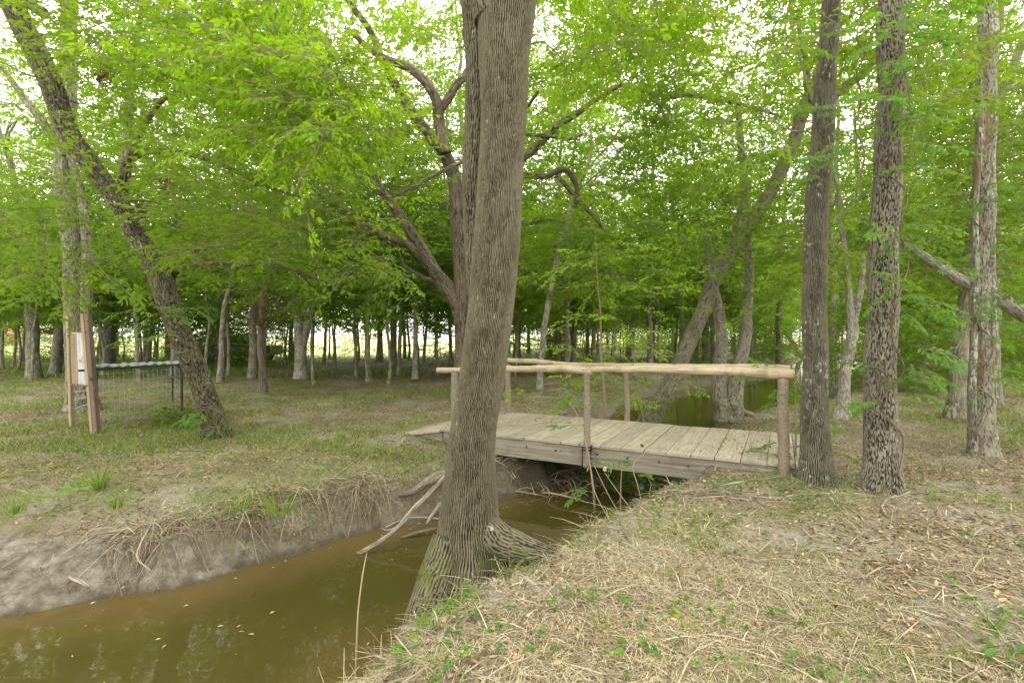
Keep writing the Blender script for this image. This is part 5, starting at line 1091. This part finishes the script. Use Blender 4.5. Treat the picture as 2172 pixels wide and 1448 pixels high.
# roots and dry stems hanging over the cut bank, uncountable
g = np.random.default_rng(41); mb = MB()
A = chaikin(LEFT, 1); seg = np.linalg.norm(np.diff(A, axis=0), axis=1); cs = np.concatenate([[0], np.cumsum(seg)])
def lp(s): return np.array([np.interp(s, cs, A[:, 0]), np.interp(s, cs, A[:, 1])])
def s_at(x): return np.interp(x, A[:, 0][:14], cs[:14])
for k_ in range(640):
    x = g.uniform(-3.5, -1.2) if k_ < 520 else (g.uniform(-1.7, .3) if k_ < 610 else g.uniform(.2, 1.0)); s = s_at(x); c0 = lp(s); d_ = norm(lp(s + .2) - lp(s - .2)); nrm = np.array([-d_[1], d_[0]])
    q0 = g.uniform(.30, .75); q1 = g.uniform(-.02, .4) if g.random() < .75 else g.uniform(.3, .7); lat = g.normal(0, .22)
    top = c0 + nrm * q0; bot = c0 + nrm * q1 + d_ * lat; mid = top * .55 + bot * .45 + d_ * g.normal(0, .06)
    r = g.choice([.0016, .0026, .004, .007], p=[.52, .34, .12, .02]); hm = hz(*mid)
    tube(mb, [(*top, hz(*top) + .005), (*mid, hm + g.uniform(.01, .07)), (*bot, max(hz(*bot) + g.uniform(-.01, .05), WL))], [r, r, r * .5], 5, .05, 0, .08, cap=False, rnd=g.random())
tag(mb.build('bank_roots', M['twig']), 'tangle of roots and dry stems hanging over the cut left bank', 'roots', kind='stuff')
g = np.random.default_rng(43); mb = MB()
for k_ in range(260):   # twiggy debris under the far end of the deck and on the far mud bank
    if k_ < 150: c0 = np.array([g.uniform(-.2, 1.5), g.uniform(7.0, 8.0)])
    else: c0 = lp(s_at(1.3) + g.uniform(1.5, 14)) + [-g.uniform(.1, .9), 0]
    a = g.uniform(0, TAU); L = g.uniform(.1, .4); z0 = max(hz(*c0), WL - .02); e2 = c0 + L * np.array([math.cos(a), math.sin(a)])
    tube(mb, [(*c0, z0), (*((c0 + e2) / 2), z0 + g.uniform(.03, .12)), (*e2, z0 + g.uniform(-.1, .18))], [.006, .005, .002], 4, .08, 0, .04, cap=False, rnd=g.random())
tag(mb.build('brush_debris', M['twig']), 'tangle of twigs and roots under the bridge and along the far cut bank', 'debris', kind='stuff')
for k_, (a, b_, lab) in enumerate([((1060, 1036), (1165, 1052), 'thin bare stick lying on the water beneath the deck'), ((1150, 1045), (1250, 1068), 'long curved root trailing into the water beneath the deck'), ((1345, 1060), (1388, 1088), 'pale stub of wood poking out of the water under the deck')]):
    P_ = [Wt(*a, WL + .05), Wt((a[0] + b_[0]) / 2, (a[1] + b_[1]) / 2 - 3, WL + .08), Wt(*b_, WL + .01)]
    stick('water_stick', lab, P_, [.012, .012, .006] if k_ < 2 else [.03, .035, .03])

# ------------------------------------------------------------------ ground cover, laid by the thousand
def scatter(n, y0, y1, g, pw=.5, u=(-1.15, 1.15)):
    r = g.random(n); y = (y0 ** pw + r * (y1 ** pw - y0 ** pw)) ** (1 / pw); x = g.uniform(*u, n) * (y + .3)
    z, d, w_ = hgt_full(x, y); rel = np.stack([x, y], -1) - O[:2]; t1 = rel @ e[:2]; s1 = rel @ nn[:2]
    deck = (t1 > -.45) & (t1 < TE + .9) & (s1 > -.03) & (s1 < Wd_ + .03)
    return x, y, z, d, w_, deck
def ribbons(mb, base, head, length, width, lift, arch_, rnd, g, nseg=2, mat=0, flat=True):
    n = len(base); dr = np.stack([np.cos(head), np.sin(head), np.zeros(n)], -1); sd = np.stack([-np.sin(head), np.cos(head), np.zeros(n)], -1)
    if not flat: a = g.uniform(0, TAU, n); sd = np.stack([np.cos(a), np.sin(a), np.zeros(n)], -1)
    V = []
    for k_ in range(nseg + 1):
        q = k_ / nseg; hor = length * (q if flat else q ** 1.7 * arch_); ver = lift * (math.sin(q * math.pi) if flat else 1) * (1 if flat else 0) + (0 if flat else length * (q - .35 * arch_ * q * q))
        c_ = base + dr * hor[:, None]; c_[:, 2] += ver if not flat else lift * math.sin(q * math.pi * .9) + arch_ * q
        wk = (width * (1 - .85 * q) / 2 if not flat else width * (.5 if 0 < k_ < nseg else .3))[:, None]
        V += [c_ - sd * wk, c_ + sd * wk]
    V = np.stack(V, 1); o = np.arange(n)[:, None] * (2 * (nseg + 1))
    Fq = np.concatenate([o + np.array([2 * k_, 2 * k_ + 1, 2 * k_ + 3, 2 * k_ + 2]) for k_ in range(nseg)]); mb.add(V.reshape(-1, 3), Fq, mat, None, np.repeat(rnd, 2 * (nseg + 1)))
g = np.random.default_rng(51)
# dry straw
x, y, z, d, w_, dk = scatter(460000, 1.7, 13, g, .55)
dens = .12 + .95 * sstep(-.1, .3, n2(x, y, 1.3, 4.0) + .5 * n2(x, y, 4, 5.0)) + .5 * bump(x, y, 1.2, 3.2, 1.3); dens *= sstep(.05, .22, d - 1.1 * bump(x, y, -4.8, 4.3, 1.5)) + .02; dens *= 1 - .75 * bump(x, y, 4.6, 3.6, 2.2) - .5 * bump(x, y, 3.4, 2.4, .9); dens *= 1 - .45 * (x < -1); dens *= 1 - .4 * sstep(.8, 3, x)
k = (g.random(len(x)) < dens * .62) & ~dk & (d > .04); x, y, z = x[k], y[k], z[k]; n = len(x); mb = MB()
s_ = np.maximum(1, y / 5); ribbons(mb, np.stack([x, y, z + g.uniform(0, .02, n)], -1), g.uniform(0, TAU, n), g.uniform(.03, .07, n) + .16 * g.random(n) ** 3, g.uniform(.0012, .0032, n) * s_, g.uniform(0, .022, n), g.normal(0, .008, n), g.random(n), g, 3)
tag(mb.build('dry_grass', M['straw'], smooth=False), 'dry flattened straw lying over the banks', 'dry grass', kind='stuff')
mb = MB(); x, y, z, d, w_, dk = scatter(200000, 5.5, 26, g, .6); dens = .15 + .85 * sstep(-.2, .3, n2(x, y, .8, 44.0) + .6 * n2(x, y, 2.6, 45.0)); k = (g.random(len(x)) < dens * .7) & ~dk & (d > .2); x, y, z = x[k], y[k], z[k]; n = len(x); s_ = np.maximum(1, y / 6)
ribbons(mb, np.stack([x, y, z + g.uniform(0, .02, n)], -1), g.uniform(0, TAU, n), g.uniform(.04, .12, n) * s_, g.uniform(.003, .009, n) * s_, g.uniform(0, .03, n), g.normal(0, .008, n), g.random(n) * .8, g, 2)
tag(mb.build('forest_litter', M['litter'], smooth=False), 'brown bark chips and dead stems over the clearing', 'litter', kind='stuff')
# fallen leaves
x, y, z, d, w_, dk = scatter(120000, 1.7, 22, g, .5)
dens = .35 + .65 * sstep(-.1, .35, n2(x, y, .9, 24.0) + .4 * n2(x, y, 3, 25.0)); dens *= sstep(.06, .26, d - 1.1 * bump(x, y, -4.8, 4.3, 1.5)) + .03; dens *= 1 + .8 * bump(x, y, 4.5, 4, 2.5)
k = (g.random(len(x)) < dens * .8) & ((d > .04) | dk) & ~((d < .3) & ~dk & (g.random(len(x)) < .7)); dk2 = dk & (g.random(len(x)) < .3); k &= (~dk | dk2); x, y, z, dk = x[k], y[k], z[k], dk[k]; z = np.where(dk, DZ + .002, z); n = len(x); mb = MB()
a = g.uniform(0, TAU, n); D = norm(np.stack([np.cos(a), np.sin(a), g.normal(0, .2, n)], -1)); N = norm(np.stack([g.normal(0, .35, n), g.normal(0, .35, n), np.ones(n)], -1)); L = g.uniform(.022, .055, n)
leaves_quads(mb, np.stack([x, y, z + .008], -1), D, N, L, L * g.uniform(.3, .6, n), g.random(n), True, curl=g.uniform(-.3, .3, n)[:, None])
tag(mb.build('leaf_litter', M['litter'], smooth=False), 'brown fallen leaves scattered over the ground and deck', 'leaf litter', kind='stuff')
mb = MB(); n = 700; u_ = g.uniform(-1.05, .3, n); y = 2.6 + 5 * g.random(n) ** 1.3; x = u_ * y; z, d, w_ = hgt_full(x, y); kf = (d < -.03) & (g.random(n) < .55 * np.exp(d / .35) + .06) | ((d > 0) & (d < 1.1) & (x < -2.2) & (g.random(n) < .8)); x, y, z, d = x[kf], y[kf], z[kf], d[kf]; n = len(x)
a = g.uniform(0, TAU, n); L = g.uniform(.02, .055, n); leaves_quads(mb, np.stack([x, y, np.where(d < 0, WL + .003, z + .006)], -1), np.stack([np.cos(a), np.sin(a), np.zeros(n)], -1), norm(np.stack([g.normal(0, .05, n), g.normal(0, .05, n), np.ones(n)], -1)), L, L * g.uniform(.3, .55, n), .45 + .55 * g.random(n), False, curl=0)
tag(mb.build('floating_leaves', M['litter'], smooth=False), 'small fallen leaves on the water and the wet mud', 'leaves', kind='stuff')
# twigs
x, y, z, d, w_, dk = scatter(9000, 1.8, 14, g, .6); k = ~dk & (d > .12); x, y, z = x[k], y[k], z[k]; n = len(x); mb = MB()
ribbons(mb, np.stack([x, y, z + .012], -1), g.uniform(0, TAU, n), g.uniform(.1, .45, n), g.uniform(.003, .009, n), g.uniform(0, .03, n), g.normal(0, .01, n), g.random(n), g, 3)
tag(mb.build('twig_litter', M['twig'], smooth=False), 'small twigs scattered on the ground', 'twigs', kind='stuff')
# green grass
mb = MB()
for (nn_, y0, y1, hmin, hmax, wd_, pr) in ((150000, 1.7, 9, .03, .12, .0035, .5), (170000, 7, 26, .05, .16, .009, .8), (110000, 20, 60, .10, .28, .03, .9)):
    x, y, z, d, w_, dk = scatter(nn_, y0, y1, g, .5); gr = greenness(x, y) + .35 * n2(x, y, 8, 16.0) + .35 * (x < -.2) * (y < 8.5) * sstep(.22, .4, d) * (1 - sstep(.8, 1.3, d))
    k = (g.random(nn_) < sstep(.42, .85, gr) * pr + .05 * (y < 9)) & ~dk & (d > .2 + 1.15 * bump(x, y, -4.8, 4.3, 1.5)) & (y < field_y(x / y) + 10); x, y, z = x[k], y[k], z[k]; n = len(x)
    ribbons(mb, np.stack([x, y, z - .005], -1), g.uniform(0, TAU, n), g.uniform(hmin, hmax, n), g.uniform(.7, 1.4, n) * wd_, 0, g.uniform(.2, 1.1, n), g.random(n), g, 2, flat=False)
tag(mb.build('grass', M['grass'], smooth=False), 'patchy green grass over the woodland floor', 'grass', kind='stuff')
# little broad-leaved seedlings and creeping plants
x, y, z, d, w_, dk = scatter(16000, 1.8, 16, g, .55); gr = n2(x, y, 1.5, 34.0) + .5 * n2(x, y, 5, 35.0) + .2 * bump(x, y, 2.4, 5, 1.2) + .15 + .5 * (x < -.2) * (y < 8.5) * sstep(.2, .4, d) * (1 - sstep(.7, 1.2, d))
k = (g.random(len(x)) < sstep(.05, .7, gr) * .45) & ~dk & (d > .2 + 1.1 * bump(x, y, -4.8, 4.3, 1.5)); x, y, z = x[k], y[k], z[k]; n = len(x); mb = MB()
for q in range(5):
    a = g.uniform(0, TAU, n) + q * TAU / 5; D = norm(np.stack([np.cos(a), np.sin(a), g.uniform(-.1, .45, n)], -1)); N = norm(np.stack([g.normal(0, .25, n), g.normal(0, .25, n), np.ones(n)], -1)); L = g.uniform(.016, .042, n) * (1 + .04 * y)
    hgt_ = g.uniform(.01, .07, n) if q == 0 else hgt_; leaves_quads(mb, np.stack([x, y, z + hgt_], -1), D, N, L, L * g.uniform(.45, .7, n), g.random(n), True)
tag(mb.build('ground_plants', M['leaf_vine'], smooth=False), 'small bright green creeping plants between the litter', 'ground plants', kind='stuff')
# grass tufts and broad-leaved plants one can point to
def tuft(px, py, h, n, lab, r=.05, wd=.008, mat='grass'):
    b = G(px, py); mb = MB(); base = np.tile(b, (n, 1)); a = g.uniform(0, TAU, n); rr = r * np.sqrt(g.random(n)); base[:, 0] += np.cos(a) * rr; base[:, 1] += np.sin(a) * rr; base[:, 2] -= .01
    ribbons(mb, base, a, g.uniform(.5, 1, n) * h, g.uniform(.7, 1.2, n) * wd, 0, g.uniform(.3, 1.2, n), g.uniform(.2, .85, n), g, 5, flat=False)
    tag(mb.build('grass_tuft', M[mat], smooth=False, origin=b), lab, 'grass tuft')
tuft(212, 1035, .42, 90, 'tall grass tuft on the left bank above the mud'); tuft(245, 1075, .26, 50, 'low grass tuft just below the tall one on the left bank'); tuft(30, 1085, .28, 70, 'drooping grass tuft at the left edge above the mud', .09)
tuft(590, 1085, .30, 70, 'long-bladed grass tuft arching over the cut bank', .12); tuft(505, 1080, .24, 45, 'small grass tuft left of the arching one on the cut bank', .1); tuft(590, 880, .22, 60, 'yellow-green grass tuft right of the leaning trunk', .14); tuft(2100, 1330, .16, 40, 'bright grass tuft near the bottom right corner', .06); tuft(1540, 1335, .17, 16, 'sparse upright grass tuft near the bottom centre', .03)
tuft(1590, 1430, .16, 16, 'thin grass tuft at the bottom edge', .03); tuft(1270, 1330, .14, 18, 'small grass tuft in the straw right of the big trunk', .03); tuft(985, 1255, .16, 26, 'grass tuft at the foot of the big trunk', .05); tuft(905, 1330, .15, 30, 'grassy tuft on the bank below the big trunk', .07); tuft(2060, 1400, .14, 30, 'low grass tuft at the bottom right edge', .06)
def herb(px, py, lab, n=9, h=.12, L0=.09, mat='leaf_vine', wf=.5, spread=.12):
    b = G(px, py); mb = MB(); a = np.arange(n) * 2.4 + g.random(); D = norm(np.stack([np.cos(a), np.sin(a), g.uniform(-.1, .4, n)], -1)); tip = b + np.stack([np.cos(a) * spread * g.random(n), np.sin(a) * spread * g.random(n), h * g.uniform(.3, 1, n)], -1)
    for q in range(n): tube(mb, [b, (b + tip[q]) / 2 + [0, 0, .01], tip[q]], [.003, .002, .0015], 4, .04, 1, cap=False)
    L = g.uniform(.6, 1, n) * L0; leaves_quads(mb, tip, D, norm(np.stack([g.normal(0, .2, n), g.normal(0, .2, n), np.ones(n)], -1)), L, L * wf, g.random(n), True)
    tag(mb.build('herb', [M[mat], M['twig']], smooth=False, origin=b), lab, 'plant')
herb(148, 1060, 'broad-leaved plant on the left bank above the mud', 8, .14, .17, wf=.6); herb(620, 1130, 'leafy weed hanging over the cut bank near the water', 16, .16, .07, wf=.3, spread=.2); herb(330, 1150, 'small weed growing on the mud slope', 10, .08, .07, wf=.35); herb(415, 1115, 'leafy weed on top of the cut bank', 14, .12, .07, wf=.4); herb(520, 1165, 'pale sprout low on the cut bank', 7, .06, .08, wf=.3)
herb(1668, 1040, 'large bright leaf plant beside the foot of the straight trunk', 9, .16, .12, wf=.6); herb(1615, 1025, 'bluish green broad plant in front of the deck beam', 6, .15, .12, wf=.5); herb(1360, 1385, 'bright five-leaved plant in the near litter', 7, .05, .09, wf=.5); herb(1455, 1335, 'yellow-green young plant in the near litter', 8, .09, .07, wf=.5, mat='leaf_bright'); herb(1010, 1272, 'leafy weed between the roots of the big trunk', 14, .14, .07, wf=.3); herb(1080, 1225, 'weed in the hollow between the two roots', 14, .13, .08, wf=.28)
herb(870, 1400, 'leafy weed at the foot of the bank by the water', 8, .06, .09, wf=.5); herb(1720, 1420, 'low round-leaved plant at the bottom right', 8, .05, .06, wf=.7); herb(1990, 1060, 'low plant right of the shaggy trunk', 10, .07, .09, wf=.5); herb(2135, 1400, 'glossy low plant at the bottom right corner', 9, .06, .1, wf=.5); herb(1250, 1120, 'cluster of green weeds on the lip of the right bank', 9, .12, .06, wf=.35, spread=.25); herb(1480, 1050, 'green weeds trailing over the bank beside the deck', 16, .12, .08, wf=.5, spread=.3); herb(925, 1290, 'tiny yellow-green sprig on the mossy foot of the big trunk', 6, .1, .05, wf=.5, mat='leaf_bright')
print('FACES', sum(len(m.polygons) for m in bpy.data.meshes))
